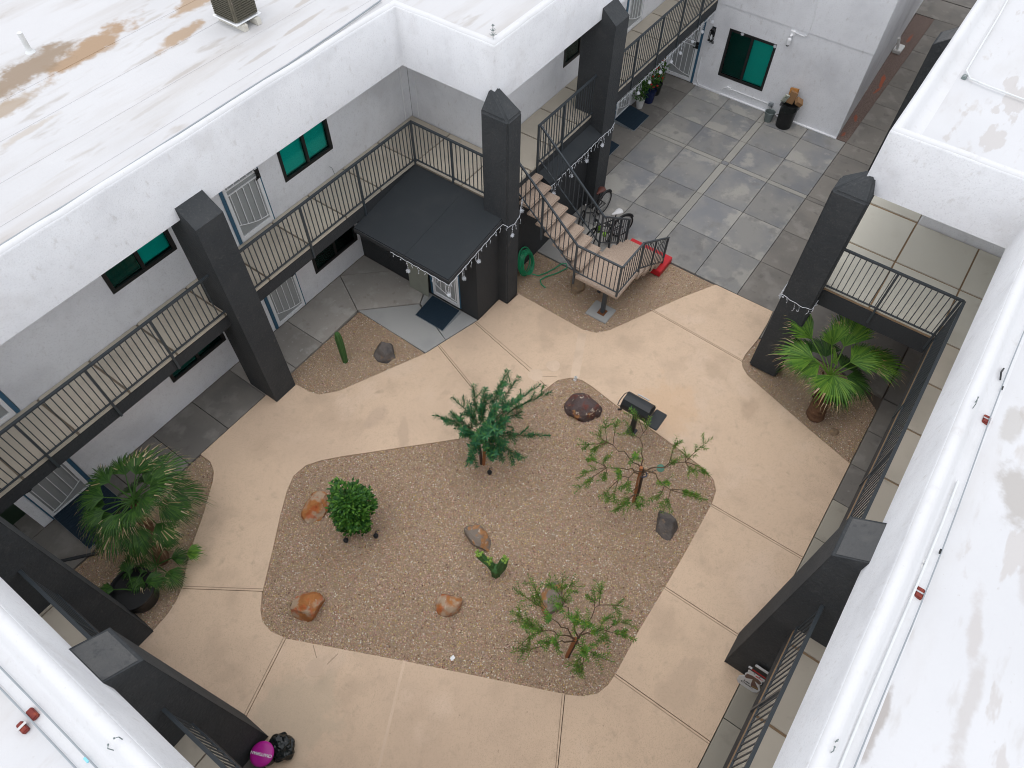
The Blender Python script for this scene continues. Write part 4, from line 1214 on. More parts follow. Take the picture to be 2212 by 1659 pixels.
# ------------------------------------------------------------------ rocks
def rock(label, kind, cx, cy, sx, sy, sz, rot, seed, cuts=9, group='landscape boulders'):
    rnd = random.Random(seed)
    bm = bmesh.new()
    bmesh.ops.create_icosphere(bm, subdivisions=4, radius=1)
    planes = []
    for _ in range(cuts):
        a = rnd.uniform(0, 6.283); el = rnd.uniform(-.3, 1.3)
        n = Vector((math.cos(a) * math.cos(el), math.sin(a) * math.cos(el), math.sin(el)))
        planes.append((n, rnd.uniform(.60, .88)))
    off = Vector((seed * 1.7, seed * .9, seed * 2.3))
    for v in bm.verts:
        p = v.co.copy()
        for n, d in planes:
            k = p.dot(n)
            if k > d:
                p -= n * (k - d) * .93
        p += v.co * (.10 * noise.noise(p * 1.7 + off) + .035 * noise.noise(p * 5 + off) + .015 * noise.noise(p * 12 + off))
        v.co = Vector((p.x * sx, p.y * sy, p.z * sz))
    bmesh.ops.rotate(bm, verts=bm.verts, matrix=Matrix.Rotation(R(rot), 3, 'Z'))
    zmin = -.30 * sz
    for v in bm.verts:
        v.co.z = max(v.co.z, zmin) - zmin - .04
    me = bpy.data.meshes.new('boulder'); bm.to_mesh(me); bm.free()
    me.materials.append(RK[kind])
    o = put('boulder', me, None, (cx, cy, -.03), 0, label=label, category='boulder', group=group)
    return o


rock('orange boulder beside the clipped green shrub', 'orange', 2.78, 6.66, .36, .26, .29, 15, 3)
rock('orange and grey split boulder nearest the left end of the gravel bed', 'orange', 1.27, 5.37, .29, .33, .33, 30, 8)
rock('orange rounded boulder alone near the middle front of the gravel bed', 'orange', 2.82, 3.28, .26, .22, .24, -30, 12)
rock('low rusty brown slab-shaped boulder behind the branching cactus', 'greyor', 4.17, 3.67, .20, .40, .22, -15, 21, 11)
rock('dark red-brown boulder with pale veins near the black grill', 'dark', 7.90, 3.55, .36, .42, .30, 10, 33)
rock('grey boulder under the sapling with the green tag', 'grey', 6.55, .78, .24, .33, .27, -35, 41)
rock('grey-brown boulder half hidden behind the front sapling', 'greyor', 4.02, 1.80, .36, .22, .25, 25, 57)
rock('dark grey boulder in the small bed beside the slim cactus', 'grey', 6.53, 8.13, .27, .32, .27, -20, 62)
rock('small tan rock beside the stout palm trunk', 'small', 10.62, -1.12, .12, .11, .09, 0, 71)
rock('half-buried brown rock under the staircase landing', 'small', 10.95, 5.68, .36, .20, .16, 30, 80)

# ------------------------------------------------------------------ cacti
def ribbed(m, pts, rs, n=14, amp=.10, k=7):
    """ribbed cactus column along pts."""
    pts = [Vector(p) for p in pts]
    vs = []; fs = []
    for i, p in enumerate(pts):
        d = (pts[min(i + 1, len(pts) - 1)] - pts[max(i - 1, 0)]).normalized()
        a_ = d.cross(Vector((.3, 1, .1))).normalized(); b_ = d.cross(a_)
        for j in range(n):
            a = 2 * math.pi * j / n
            r = rs[i] * (1 + amp * (1 if j % 2 == 0 else -1))
            vs.append(p + (a_ * math.cos(a) + b_ * math.sin(a)) * r)
    for i in range(len(pts) - 1):
        for j in range(n):
            fs.append((i * n + j, i * n + (j + 1) % n, (i + 1) * n + (j + 1) % n, (i + 1) * n + j))
    fs.append(tuple(range((len(pts) - 1) * n, len(pts) * n)))
    return m.add(vs, fs)


t = thing('cactus', 'slim single-stemmed green cactus in the small bed beside the left pillar', 'cactus', (5.81, 8.70, -.03))
m = ribbed(MB(), [(5.81, 8.70, -.05), (5.82, 8.71, .25), (5.83, 8.72, .55), (5.83, 8.73, .82), (5.83, 8.73, .95), (5.83, 8.73, 1.0)], [.055, .068, .075, .075, .055, .02])
part(t, 'stem', m, 'cactus')
t = thing('cactus', 'small two-armed cactus standing in the middle of the gravel bed', 'cactus', (3.79, 2.93, -.03))
part(t, 'stem', ribbed(MB(), [(3.79, 2.93, -.06), (3.80, 2.93, .10), (3.80, 2.92, .26), (3.80, 2.92, .30)], [.085, .10, .10, .05]), 'cactus')
part(t, 'arm', ribbed(MB(), [(3.81, 2.88, .15), (3.85, 2.83, .40), (3.87, 2.80, .62), (3.87, 2.79, .74)], [.07, .082, .08, .065]), 'cactus')
part(t, 'arm', ribbed(MB(), [(3.79, 2.97, .18), (3.78, 3.06, .36), (3.76, 3.16, .42), (3.74, 3.24, .54), (3.73, 3.26, .62)], [.065, .07, .065, .068, .05]), 'cactus')
tip = MB()
rr = random.Random(4)
for c in ((3.87, 2.79, .76), (3.73, 3.26, .64), (3.79, 3.08, .44)):
    for _ in range(16):
        o_ = Vector((rr.uniform(-.06, .06), rr.uniform(-.06, .06), rr.uniform(-.03, .04)))
        tip.ball(Vector(c) + o_, .024, 6, 4)
part(t, 'young_buds', tip, 'cactustip')

# ------------------------------------------------------------------ saplings
def sapling(label, base, trunk, ends, leaf, ln, w, seed, stake=None, tie=None, start=.45, dens=1.0, frac=.62, whorl=3, subs=2, sublen=1.0, limbn=0):
    rnd = random.Random(seed)
    T = [Vector(p) for p in trunk]
    root = thing('sapling', label, 'tree', base, 'young trees in the gravel bed')
    part(root, 'trunk', MB().tube(T, [.022 + .010 * (1 - i / (len(T) - 1)) for i in range(len(T))], 7), 'bark')
    if stake:
        part(root, 'stake', MB().tube(stake, .034, 8), 'stake')
    if tie:
        part(root, 'tree_tie', MB().tube([Vector(tie) + Vector((.07 * math.cos(a), .06 * math.sin(a), .02 * math.sin(2 * a))) for a in [k * .55 for k in range(13)]], .014, 5), 'bluetie')
    limbs = []
    if limbn:
        fork = T[-1]
        srt = sorted([Vector(e_) for e_ in ends], key=lambda q_: math.atan2(q_.y - fork.y, q_.x - fork.x))
        per = -(-len(srt) // limbn)
        for k0 in range(0, len(srt), per):
            grp = srt[k0:k0 + per]
            cen = sum(grp, Vector()) / len(grp)
            s0 = start + (1 - start) * rnd.random()
            f0 = s0 * (len(T) - 1); i0 = min(int(f0), len(T) - 2)
            a0 = T[i0].lerp(T[i0 + 1], f0 - i0)
            tip_ = a0.lerp(cen, .78)
            lp = []
            for k in range(7):
                u = k / 6
                j_ = Vector((rnd.uniform(-.05, .05), rnd.uniform(-.05, .05), rnd.uniform(-.03, .05))) * (1 if 0 < k else 0)
                lp.append(a0.lerp(tip_, u) + j_ + Vector((0, 0, .12 * math.sin(u * 2.6))))
            part(root, 'limb', MB().tube(lp, [.015 - .0016 * k for k in range(7)], 6), 'bark' if leaf == 'leafA' else 'twig')
            limbs.append(lp)
    for e_ in ends:
        e_ = Vector(e_)
        s = start + (1 - start) * rnd.random()
        f = s * (len(T) - 1); i = min(int(f), len(T) - 2)
        p0 = T[i].lerp(T[i + 1], f - i)
        if p0.z > e_.z + .25:
            p0 = T[max(0, i - 1)].lerp(T[i], .8)
        if limbs:
            cand = [p_ for lp in limbs for p_ in lp[2:] if (p_ - e_).length > .12]
            p0 = min(cand, key=lambda p_: (p_ - e_).length + .25 * (p_ - T[-1]).length).copy()
        d = e_ - p0
        mid = p0 + d * .5 + Vector((rnd.uniform(-.07, .07), rnd.uniform(-.07, .07), .10 * d.length))
        q = []
        n = 9
        for k in range(n + 1):
            u = k / n
            q.append(p0 * (1 - u) ** 2 + mid * 2 * u * (1 - u) + e_ * u * u)
        m = MB().mat(0).tube(q, [.0085 - .006 * k / n for k in range(n + 1)], 5)
        runs = [(q, frac, 1.0)]
        for _ in range(subs):
            u = 1 - frac * rnd.uniform(.25, 1.0)
            fi = u * n; i2 = min(int(fi), n - 1)
            p = q[i2].lerp(q[i2 + 1], fi - i2)
            ax = (q[i2 + 1] - q[i2]).normalized()
            sd = Matrix.Rotation(rnd.uniform(0, 6.283), 3, ax) @ ax.orthogonal().normalized()
            dd = (ax * .7 + sd * .75 + Vector((0, 0, -.12))).normalized()
            sl = rnd.uniform(.16, .32) * sublen
            r_ = [p + dd * sl * k / 4 + Vector((0, 0, -.10 * sl * (k / 4) ** 2)) for k in range(5)]
            m.mat(0).tube(r_, [.004, .0035, .003, .0025, .002], 4)
            runs.append((r_, .9, .9))
        m.mat(1)
        for rq, fr_, sz in runs:
            nn_ = len(rq) - 1
            L_ = sum((rq[k + 1] - rq[k]).length for k in range(nn_))
            cnt = max(5, int(L_ * fr_ / .030 * dens))
            for k in range(cnt):
                u = (1 - fr_) + fr_ * k / max(1, cnt - 1)
                fi = u * nn_; i2 = min(int(fi), nn_ - 1)
                p = rq[i2].lerp(rq[i2 + 1], fi - i2)
                ax = (rq[i2 + 1] - rq[i2]).normalized()
                for wv in range(whorl):
                    a = k * 2.4 + wv * 2 * math.pi / whorl + rnd.uniform(-.3, .3)
                    sd = Matrix.Rotation(a, 3, ax) @ ax.orthogonal().normalized()
                    dd = (sd * rnd.uniform(.75, 1.0) + ax * rnd.uniform(.35, .75) + Vector((0, 0, rnd.uniform(-.25, .12))))
                    m.leaf(p, dd, ax + Vector((0, 0, .4)), ln * sz * rnd.uniform(.7, 1.15), w * rnd.uniform(.8, 1.2))
        put('leafy_branch', m.mesh('leafy_branch', ['twig', leaf], base, recalc=False), root, base)
    return root


EA = [(6.58, 4.67, 2.0), (6.67, 4.47, 1.85), (6.84, 4.11, 1.7), (7.0, 3.95, 1.4), (6.06, 5.12, 1.75), (5.74, 5.4, 1.45), (5.33, 5.54, 1.2), (6.05, 4.82, 1.9), (6.37, 3.52, 1.0), (5.76, 3.68, .8), (5.45, 3.97, .9), (5.14, 4.56, .7), (5.23, 4.04, 1.2), (5.49, 5.25, 1.35), (6.34, 4.19, 1.3), (5.39, 5.05, 1.1), (5.39, 4.14, 2.0), (5.24, 4.19, 1.9), (5.48, 4.09, 1.8), (5.33, 4.84, 1.4), (6.21, 4.25, 1.8), (5.84, 4.15, 1.7), (5.83, 4.39, 2.0), (5.83, 4.78, 1.6), (5.87, 4.0, 1.2), (5.6, 4.01, 1.3), (5.7, 4.95, 1.6), (5.24, 4.44, 1.4)]
EB_ = [(6.39, 2.86, 1.3), (6.81, 2.67, 1.4), (6.71, 2.45, 1.35), (6.44, 2.61, 1.3), (6.33, 2.27, 1.45), (6.22, 2.57, 1.3), (5.95, 2.49, 1.2), (6.19, 1.92, 1.6), (5.64, 2.42, 1.0), (5.77, 1.9, 1.1), (6.04, 2.07, 1.3), (5.71, 1.59, 1.1), (5.82, 1.53, 1.2), (5.81, 1.74, 1.2), (6.03, 1.55, 1.5), (6.26, 1.34, 1.0), (6.11, 1.3, .9), (6.32, 1.09, 1.2), (6.2, .89, 1.1), (6.63, 1.1, 1.4), (7.86, .84, 1.5), (7.35, 1.03, 1.4), (7.16, 1.2, 1.35), (7.45, 1.38, 1.6), (7.2, .8, 1.2), (7.4, .59, 1.1), (6.93, .5, 1.0), (7.0, .37, .9), (7.42, 2.3, 1.7), (7.42, 1.96, 1.6), (7.18, 2.5, 1.5), (7.08, 2.72, 1.4), (7.01, 2.19, 1.6), (6.55, 1.79, 1.8)]
EC = [(3.64, 2.12, 1.5), (3.35, 2.21, 1.4), (3.38, 1.86, 1.5), (3.68, 1.76, 1.6), (4.02, 1.67, 1.5), (3.99, 1.46, 1.5), (4.24, 1.06, 1.5), (4.02, 1.07, 1.6), (3.21, 1.53, 1.5), (2.95, 1.89, 1.3), (2.95, 1.69, 1.4), (3.02, 1.53, 1.4), (3.02, 1.2, 1.5), (2.97, 1.29, 1.3), (2.57, 1.67, 1.1), (2.67, 1.62, 1.2), (3.45, 1.03, 1.7), (3.39, 1.12, 1.8), (3.75, .71, 1.6), (3.48, .72, 1.6), (3.54, .57, 1.4), (4.05, .4, 1.3), (4.19, .51, 1.4), (3.91, .17, 1.1), (3.37, .27, 1.2), (3.11, .7, 1.5), (2.87, .6, 1.2), (2.91, .72, 1.2), (3.42, 1.44, 1.6), (3.64, 1.49, 1.6), (3.07, 2.03, 1.3), (3.19, .7, 1.6), (3.44, .91, 1.8)]
sapling('bushy blue-green sapling with an orange stake at the back of the gravel bed', (5.53, 4.58, -.03), [(5.52, 4.58, -.06), (5.55, 4.61, .35), (5.56, 4.64, .65), (5.64, 4.60, .95), (5.72, 4.58, 1.25)], EA, 'leafA', .115, .026, 11, stake=[(5.54, 4.53, -.05), (5.72, 4.56, 1.42)], dens=1.15, frac=.64, whorl=5, subs=3, sublen=.85, limbn=0)
tb = sapling('sparse sapling with a green tag and blue tie near the grill', (6.64, 1.54, -.03), [(6.64, 1.54, -.06), (6.68, 1.54, .4), (6.71, 1.57, .85), (6.73, 1.62, 1.2)], EB_, 'leafB', .085, .021, 12, stake=[(6.63, 1.56, -.05), (6.71, 1.65, 1.22)], tie=(6.74, 1.57, .98), start=.72, dens=.95, frac=.62, whorl=4, subs=3, sublen=.75, limbn=7)
dm = MB()
dm.lathe([(.001, 0), (.085, .002), (.085, .008), (.001, .010)], (0, 0, 0), 16, False)
for i in range(len(dm.v)):
    x, y, z = dm.v[i]
    dm.v[i] = (6.98 + x * .9 - z * .3, 1.36 + y * .9, 1.10 + z + x * .25)
part(tb, 'plant_tag', dm, 'disc')
part(tb, 'guide_wire', MB().tube([(6.73, 1.57, .98), (6.95, 1.38, 1.08), (7.2, 1.15, 1.3)], .006, 5), 'black')
sapling('sparse feathery sapling at the front corner of the gravel bed', (3.32, .99, -.03), [(3.32, .99, -.06), (3.35, .97, .4), (3.38, .94, .8), (3.41, .93, 1.12)], EC, 'leafB', .080, .020, 13, stake=[(3.31, 1.01, -.05), (3.38, .97, 1.0)], start=.72, dens=.95, frac=.72, whorl=4, subs=4, sublen=.8, limbn=8)

# dense upright shrub
sh = thing('shrub', 'dense upright shrub with glossy leaves beside the orange boulder', 'shrub', (2.95, 5.65, -.03))
part(sh, 'stem', MB().tube([(2.95, 5.65, -.06), (2.95, 5.65, .4), (2.96, 5.66, 1.0)], [.03, .025, .012], 7).tube([(2.95, 5.65, .1), (2.88, 5.72, .5), (2.85, 5.78, .9)], .014, 6).tube([(2.95, 5.65, .1), (3.03, 5.56, .5), (3.06, 5.5, .9)], .014, 6), 'bark')
rs_ = random.Random(5)
for cidx in range(34):
    a = cidx * 2.399; zc = .22 + 1.18 * ((cidx + .5) / 34)
    rad = .31 * min(1, .25 + zc * .9) * (1 if zc < 1.2 else .8) * rs_.uniform(.45, 1.12)
    c = Vector((2.95 + rad * math.cos(a), 5.66 + rad * math.sin(a), zc))
    m = MB()
    for _ in range(105):
        d = Vector((rs_.gauss(0, 1), rs_.gauss(0, 1), rs_.gauss(0, 1))).normalized()
        p = c + d * .15 * rs_.random() ** .5
        out = (p - Vector((2.95, 5.66, p.z - .12))).normalized()
        dd = out * .8 + Vector((rs_.uniform(-.6, .6), rs_.uniform(-.6, .6), rs_.uniform(-.3, .6)))
        m.leaf(p, dd, Vector((0, 0, 1)), rs_.uniform(.06, .105), rs_.uniform(.036, .056))
    put('leaf_clump', m.mesh('leaf_clump', 'leafD', (2.95, 5.65, -.03), recalc=False), sh, (2.95, 5.65, -.03))

# ------------------------------------------------------------------ fan palms
def frond(root, heart, hub, toward, radius, nseg, spread, mats, rnd, dry=.12, droop=.35, curl=.06, wide=.54):
    """one fan leaf: petiole from heart to hub, blade of nseg folded ribs about the direction toward."""
    heart, hub = Vector(heart), Vector(hub)
    d = Vector(toward).normalized()
    side = d.cross(Vector((0, 0, 1)))
    side = side.normalized() if side.length > 1e-4 else Vector((1, 0, 0))
    nrm = side.cross(d).normalized()
    m = MB().mat(0)
    pm = heart.lerp(hub, .5) + Vector((0, 0, .04))
    m.tube([heart, pm, hub], [.016, .012, .009], 5)
    for i in range(nseg):
        a = spread * (i / (nseg - 1) - .5)
        r = radius * (1 - .30 * (abs(a) / (spread / 2)) ** 2) * rnd.uniform(.88, 1.05)
        dr = (d * math.cos(a) + side * math.sin(a)).normalized()
        wd = side * math.cos(a) - d * math.sin(a)
        wmax = 2 * math.sin(spread / nseg / 2) * r * wide
        st = []
        dp = droop * rnd.uniform(.7, 1.3)
        for u in (0, .3, .62, .82, .93, 1.0):
            p = hub + dr * r * u + nrm * (.05 * math.sin(u * 2.2)) - Vector((0, 0, dp * r * u ** 2.6 * .55))
            if u > .9:
                p -= Vector((0, 0, curl * (u - .9) * 10 * rnd.uniform(.3, 1.6))) - wd * rnd.uniform(-.02, .02)
            wv = (.006 + wmax * u / .62) if u <= .62 else wmax * max(.06, (1 - u) / .38)
            st.append((p, wv / 2))
        fold = .42
        for k in range(len(st) - 1):
            (p, wa), (q, wb) = st[k], st[k + 1]
            m.mat(2 if (k >= 3 and rnd.random() < .55 + dry) or rnd.random() < dry * (k / 4) else 1)
            up = nrm
            A, B, C_, D, E_, F = p - wd * wa + up * wa * fold, p - up * wa * .1, p + wd * wa + up * wa * fold, q - wd * wb + up * wb * fold, q - up * wb * .1, q + wd * wb + up * wb * fold
            m.add([A, B, C_, D, E_, F], [(0, 1, 4, 3), (1, 2, 5, 4)])
    return put('frond', m.mesh('frond', mats, ORG[root][0], recalc=False), root, ORG[root][0])


rp = random.Random(21)
pr = thing('fan_palm', 'bright green fan palm with stout brown trunk beside the right pillar', 'palm tree', (10.78, -.63, -.03), 'fan palms')
tk = MB()
prof = []
for i in range(15):
    z = -.05 + .95 * i / 14
    prof.append((.19 - .05 * (i / 14) + (.012 if i % 2 else -.008) + (.03 if i > 11 else 0), z))
tk.lathe(prof, (0, 0, 0), 18)
for i in range(len(tk.v)):
    x, y, z = tk.v[i]
    k = 1 + .07 * noise.noise(Vector((x * 9, y * 9, z * 9)))
    tk.v[i] = (10.78 + x * k + .22 * z, -.63 + y * k + .14 * z, z)
part(pr, 'trunk', tk, 'palmtrunk')
boots = MB()
for i in range(46):
    a = i * 2.4; z = .30 + .62 * i / 46
    c = Vector((10.78 + .22 * z, -.63 + .14 * z, z))
    d = Vector((math.cos(a), math.sin(a), 0))
    p = c + d * .15
    boots.bar(p, p + d * .07 + Vector((0, 0, .11)), .045, .014)
part(pr, 'leaf_bases', boots, 'palmtrunk')
H = Vector((11.02, -.47, 1.02))
PF = [((10.89, -.01, 1.42), (-.25, .85, .05), .74, 1.9), ((11.25, .22, 1.55), (.08, .8, .55), .78, 1.5), ((11.17, -.18, 1.72), (.25, .25, .9), .62, 1.5), ((11.45, -.40, 1.55), (.75, .12, .55), .86, 1.5),
      ((10.95, -.35, 1.50), (-.1, .15, .8), .40, 1.5), ((11.28, -.66, 1.40), (.62, -.6, .25), .68, 1.9), ((11.50, -.92, 1.32), (.55, -.78, .02), .82, 1.7), ((10.86, -.50, 1.28), (-.62, -.25, -.05), .70, 2.3),
      ((10.98, -.15, 1.30), (-.55, .62, -.15), .60, 1.9), ((11.12, .05, 1.25), (.1, .95, -.2), .62, 1.9), ((11.15, -.75, 1.12), (.1, -.85, -.35), .62, 2.0), ((11.35, -.55, 1.1), (.8, -.3, -.35), .62, 1.9), ((10.80, -.66, 1.10), (-.35, -.62, -.45), .5, 2.0), ((11.3, -.2, 1.2), (.75, .5, -.2), .7, 1.9)]
for i, (hub, d, r, sp) in enumerate(PF):
    frond(pr, H, hub, d, r * 1.22, 28, sp * 1.12, ['palm', 'palm' if i < 9 else 'palmdark', 'palmdry'], rp, .05, .30)  # lower fronds get a darker green: shade under the crown put into colour

pl = thing('fan_palm', 'dark green fan palm with dry brown tips beside the left walkway', 'palm tree', (.30, 8.28, -.03), 'fan palms')
tk = MB()
tk.lathe([(.13 - .035 * i / 14 + (.012 if i % 2 else -.006), -.05 + 1.5 * i / 14) for i in range(15)], (0, 0, 0), 14)
for i in range(len(tk.v)):
    x, y, z = tk.v[i]
    tk.v[i] = (.30 + x + .24 * z, 8.28 + y + .20 * z, z)
part(pl, 'trunk', tk, 'palmtrunk')
H2 = Vector((.67, 8.58, 1.50))
for i in range(28):
    a = i * 2.399 + .4
    el = (.75, .35, .05, -.28, -.6)[i % 5] + rp.uniform(-.1, .1)
    ln = rp.uniform(.38, .58)
    d = Vector((math.cos(a) * math.cos(el), math.sin(a) * math.cos(el), math.sin(el)))
    hub = H2 + d * ln + Vector((0, 0, -.12 if el < 0 else .02))
    frond(pl, H2 + Vector((0, 0, .04)), hub, d - Vector((0, 0, .25)), rp.uniform(.56, .80), 34, rp.uniform(1.7, 2.3), ['palmdark', 'palmdark', 'palmdry'], rp, .08 + (.25 if i % 7 == 0 else 0), .8, .05, .40)
p2 = thing('palm_sprout', 'low young fan palm growing at the foot of the left palm', 'palm tree', (.12, 8.05, -.03), 'fan palms')
for i in range(9):
    a = i * 2.399
    el = (.5, .15, -.05)[i % 3]
    d = Vector((math.cos(a) * math.cos(el), math.sin(a) * math.cos(el), math.sin(el)))
    h0 = Vector((.14, 8.07, .28))
    frond(p2, h0, h0 + d * .30 + Vector((0, 0, .1)), d - Vector((0, 0, .15)), rp.uniform(.34, .46), 22, 2.1, ['palmdark', 'palmdark', 'palmdry'], rp, .03, .6, .04, .42)
frond(p2, (.2, 8.05, .3), (.62, 7.72, .42), (.6, -.6, 0), .36, 18, 2.0, ['palmdark', 'palm', 'palmdry'], rp, .02, .4)
pp = thing('planter_pot', 'large black planter pot half hidden by palm leaves at the left', 'pot', (-.40, 7.98, -.03))
part(pp, 'pot', MB().lathe([(.30, 0), (.38, .42), (.405, .44), (.405, .50), (.37, .50), (.36, .42), (.001, .41)], (-.40, 7.98, -.03), 28, False), 'black', smooth=False)
part(pp, 'soil', MB().lathe([(.36, .422), (.001, .428)], (-.40, 7.98, -.03), 20, False), 'black')
p3 = thing('palm_sprout', 'small fan palm leaves rising out of the black planter pot', 'palm tree', (-.40, 7.98, .35), 'fan palms')
for a, el in ((-.6, .3), (.9, .5), (2.4, .4), (.3, .05)):
    d = Vector((math.cos(a) * math.cos(el), math.sin(a) * math.cos(el), math.sin(el)))
    h0 = Vector((-.40, 7.98, .37))
    frond(p3, h0, h0 + d * .28 + Vector((0, 0, .08)), d - Vector((0, 0, .3)), .40, 22, 1.7, ['palmdark', 'palmdark', 'palmdry'], rp, .02, .7, .04, .40)

# ------------------------------------------------------------------ grill
gr = thing('grill', 'black barrel charcoal grill with side shelf on a single post', 'grill', (8.05, 2.43, -.03))
part(gr, 'post', MB().box((8.005, 2.38, -.05), (8.095, 2.48, .82)).box((7.95, 2.33, -.03), (8.15, 2.53, 0.0)), 'grill', bevel=.006)
part(gr, 'firebox', MB().extrude([(7.86, .96), (8.24, .96), (8.20, .80), (7.90, .80)], 1, 2.13, 2.75), 'grill', bevel=.008)
hood = [(7.85, .965), (7.86, 1.06), (7.92, 1.16), (8.02, 1.20), (8.10, 1.19), (8.20, 1.09), (8.25, .965)]
part(gr, 'hood', MB().extrude([(x, z - .03) for x, z in hood], 1, 2.15, 2.73), 'grill', bevel=.012)
part(gr, 'handle', MB().bar((8.225, 2.30, 1.08), (8.225, 2.56, 1.08), .02).bar((8.20, 2.32, 1.05), (8.225, 2.32, 1.08), .012).bar((8.20, 2.54, 1.05), (8.225, 2.54, 1.08), .012), 'chrome')
part(gr, 'shelf', MB().box((7.80, 1.86, .86), (8.27, 2.12, .89)), 'grill', bevel=.015)
part(gr, 'rack_rail', MB().tube([(7.86, 2.74, .92), (7.84, 2.80, .95), (7.95, 2.82, .96), (8.15, 2.82, .96), (8.24, 2.78, .95), (8.24, 2.74, .92)], .010, 6), 'grill')
part(gr, 'rust_spring', MB().bar((7.80, 2.76, .86), (7.86, 2.70, .84), .03), 'grill')

# ------------------------------------------------------------------ garden hose
hs = thing('garden_hose', 'bright green garden hose coiled against the dark wall under the stairs', 'hose', (10.5, 6.85, -.03))
rh = random.Random(9)
for k in range(11):
    rx = .22 + rh.uniform(-.075, .065); rz = .33 + rh.uniform(-.09, .07)
    off = k * .014
    pts = []
    for i in range(26):
        a = 2 * math.pi * i / 26
        x = 10.52 + rx * math.cos(a) + rh.uniform(-.006, .006)
        z = .36 + rz * math.sin(a)
        y = 6.80 + off + .18 * (z / .72) - .03
        pts.append((x, y, max(z, .0)))
    part(hs, 'coil', MB().tube(pts, .0145, 6, closed=True), 'hose')
part(hs, 'loose_end', MB().tube([(10.55, 6.78, .02), (10.62, 6.62, .0), (10.85, 6.5, .0), (11.1, 6.42, .0), (11.3, 6.38, .0), (11.38, 6.28, 0), (11.26, 6.18, 0), (10.95, 6.3, 0), (10.7, 6.45, 0), (10.52, 6.50, .0), (10.42, 6.40, 0), (10.38, 6.25, 0)], .0155, 6), 'hose')
part(hs, 'spigot', MB().tube([(10.25, 7.1, .45), (10.25, 7.0, .45), (10.27, 6.92, .35), (10.32, 6.86, .1)], .013, 6), 'hose')

# ------------------------------------------------------------------ bicycles
def bicycle(label, loc, rot, saddle, bottle=False):
    """black bicycle in its own frame: front wheel at +x."""
    root = thing('bicycle', label, 'bicycle', loc, 'parked bicycles', rot)
    Rw = .325

    def wheel(x, turn=0):
        c, s = math.cos(turn), math.sin(turn)
        pts = [(x + Rw * math.cos(a) * c, Rw * math.cos(a) * s, Rw + Rw * math.sin(a)) for a in [2 * math.pi * i / 32 for i in range(32)]]
        w = lpart(root, 'wheel', MB().tube(pts, .024, 7, closed=True), 'tyre')
        sp = MB()
        for i in range(14):
            a = 2 * math.pi * i / 14
            sp.tube([(x, 0, Rw), (x + (Rw - .03) * math.cos(a) * c, (Rw - .03) * math.cos(a) * s, Rw + (Rw - .03) * math.sin(a))], .0022, 3, False)
        pts2 = [(x + (Rw - .035) * math.cos(a) * c, (Rw - .035) * math.cos(a) * s, Rw + (Rw - .035) * math.sin(a)) for a in [2 * math.pi * i / 32 for i in range(32)]]
        sp.tube(pts2, .010, 5, closed=True)
        sp.ball((x, 0, Rw), .03)
        o = lpart(w, 'spokes', sp, 'chrome'); o['kind'] = 'stuff'
    wheel(.52, .35); wheel(-.52)
    f = MB()
    bb, st_, hd, hb = (-.08, 0, .28), (-.22, 0, .68), (.33, 0, .72), (.37, 0, .58)
    for a, b, r in ((bb, st_, .018), (st_, hd, .018), (bb, hb, .02), (hd, hb, .02), (st_, (-.52, .05, Rw), .011), (st_, (-.52, -.05, Rw), .011), (bb, (-.52, .05, Rw), .012), (bb, (-.52, -.05, Rw), .012), (st_, (-.25, 0, .86), .014), (hb, (.50, .05, Rw), .013), (hb, (.50, -.05, Rw), .013), (hd, (.31, 0, .86), .014)):
        f.tube([a, b], r, 8)
    lpart(root, 'frame', f, 'bike')
    lpart(root, 'handlebar', MB().tube([(.22, .30, .90), (.30, .26, .88), (.33, .1, .87), (.33, -.1, .87), (.30, -.26, .88), (.22, -.30, .90)], .012, 7), 'bike')
    lpart(root, 'grip', MB().tube([(.22, .30, .90), (.12, .31, .91)], .017, 7), 'tyre')
    lpart(root, 'grip', MB().tube([(.22, -.30, .90), (.12, -.31, .91)], .017, 7), 'tyre')
    lpart(root, 'headlight', MB().ball((.37, 0, .84), .032), 'chrome')
    s = MB()
    ring = lambda x, w, z: [(x, w * math.cos(a), z + .03 * math.sin(a)) for a in [2 * math.pi * i / 10 for i in range(10)]]
    secs = [(-.42, .05, .89), (-.38, .10, .90), (-.30, .10, .90), (-.20, .05, .89), (-.12, .028, .88), (-.10, .01, .88)]
    vs = []; fs = []
    for x, w, z in secs:
        vs += ring(x, w, z)
    for i in range(len(secs) - 1):
        for j in range(10):
            fs.append((i * 10 + j, i * 10 + (j + 1) % 10, (i + 1) * 10 + (j + 1) % 10, (i + 1) * 10 + j))
    fs += [tuple(range(10)), tuple(range(50, 60))]
    s.add(vs, fs)
    lpart(root, 'saddle', s, saddle, smooth=True)
    arc = [(-.52 + (Rw + .04) * math.cos(a), 0, Rw + (Rw + .04) * math.sin(a)) for a in [.5 + .18 * i for i in range(13)]]
    lpart(root, 'mudguard', MB().tube(arc, .02, 6), 'bike')
    lpart(root, 'crank', MB().tube([(-.08, .07, .28), (-.02, .09, .13)], .010, 6).tube([(-.08, -.07, .28), (-.14, -.09, .43)], .010, 6).box((-.07, .08, .11), (.03, .18, .14)).box((-.19, -.18, .42), (-.09, -.08, .45)), 'bike')
    lpart(root, 'kickstand', MB().tube([(-.30, .05, .28), (-.36, .24, .0)], .010, 6), 'bike')
    if bottle:
        lpart(root, 'bottle', MB().lathe([(.04, 0), (.045, .02), (.045, .19), (.03, .22), (.015, .24)], (.20, -.07, .40), 12).lathe([(.03, 0), (.05, .02), (.05, .10)], (.12, .09, .34), 10), 'lime')
    return root


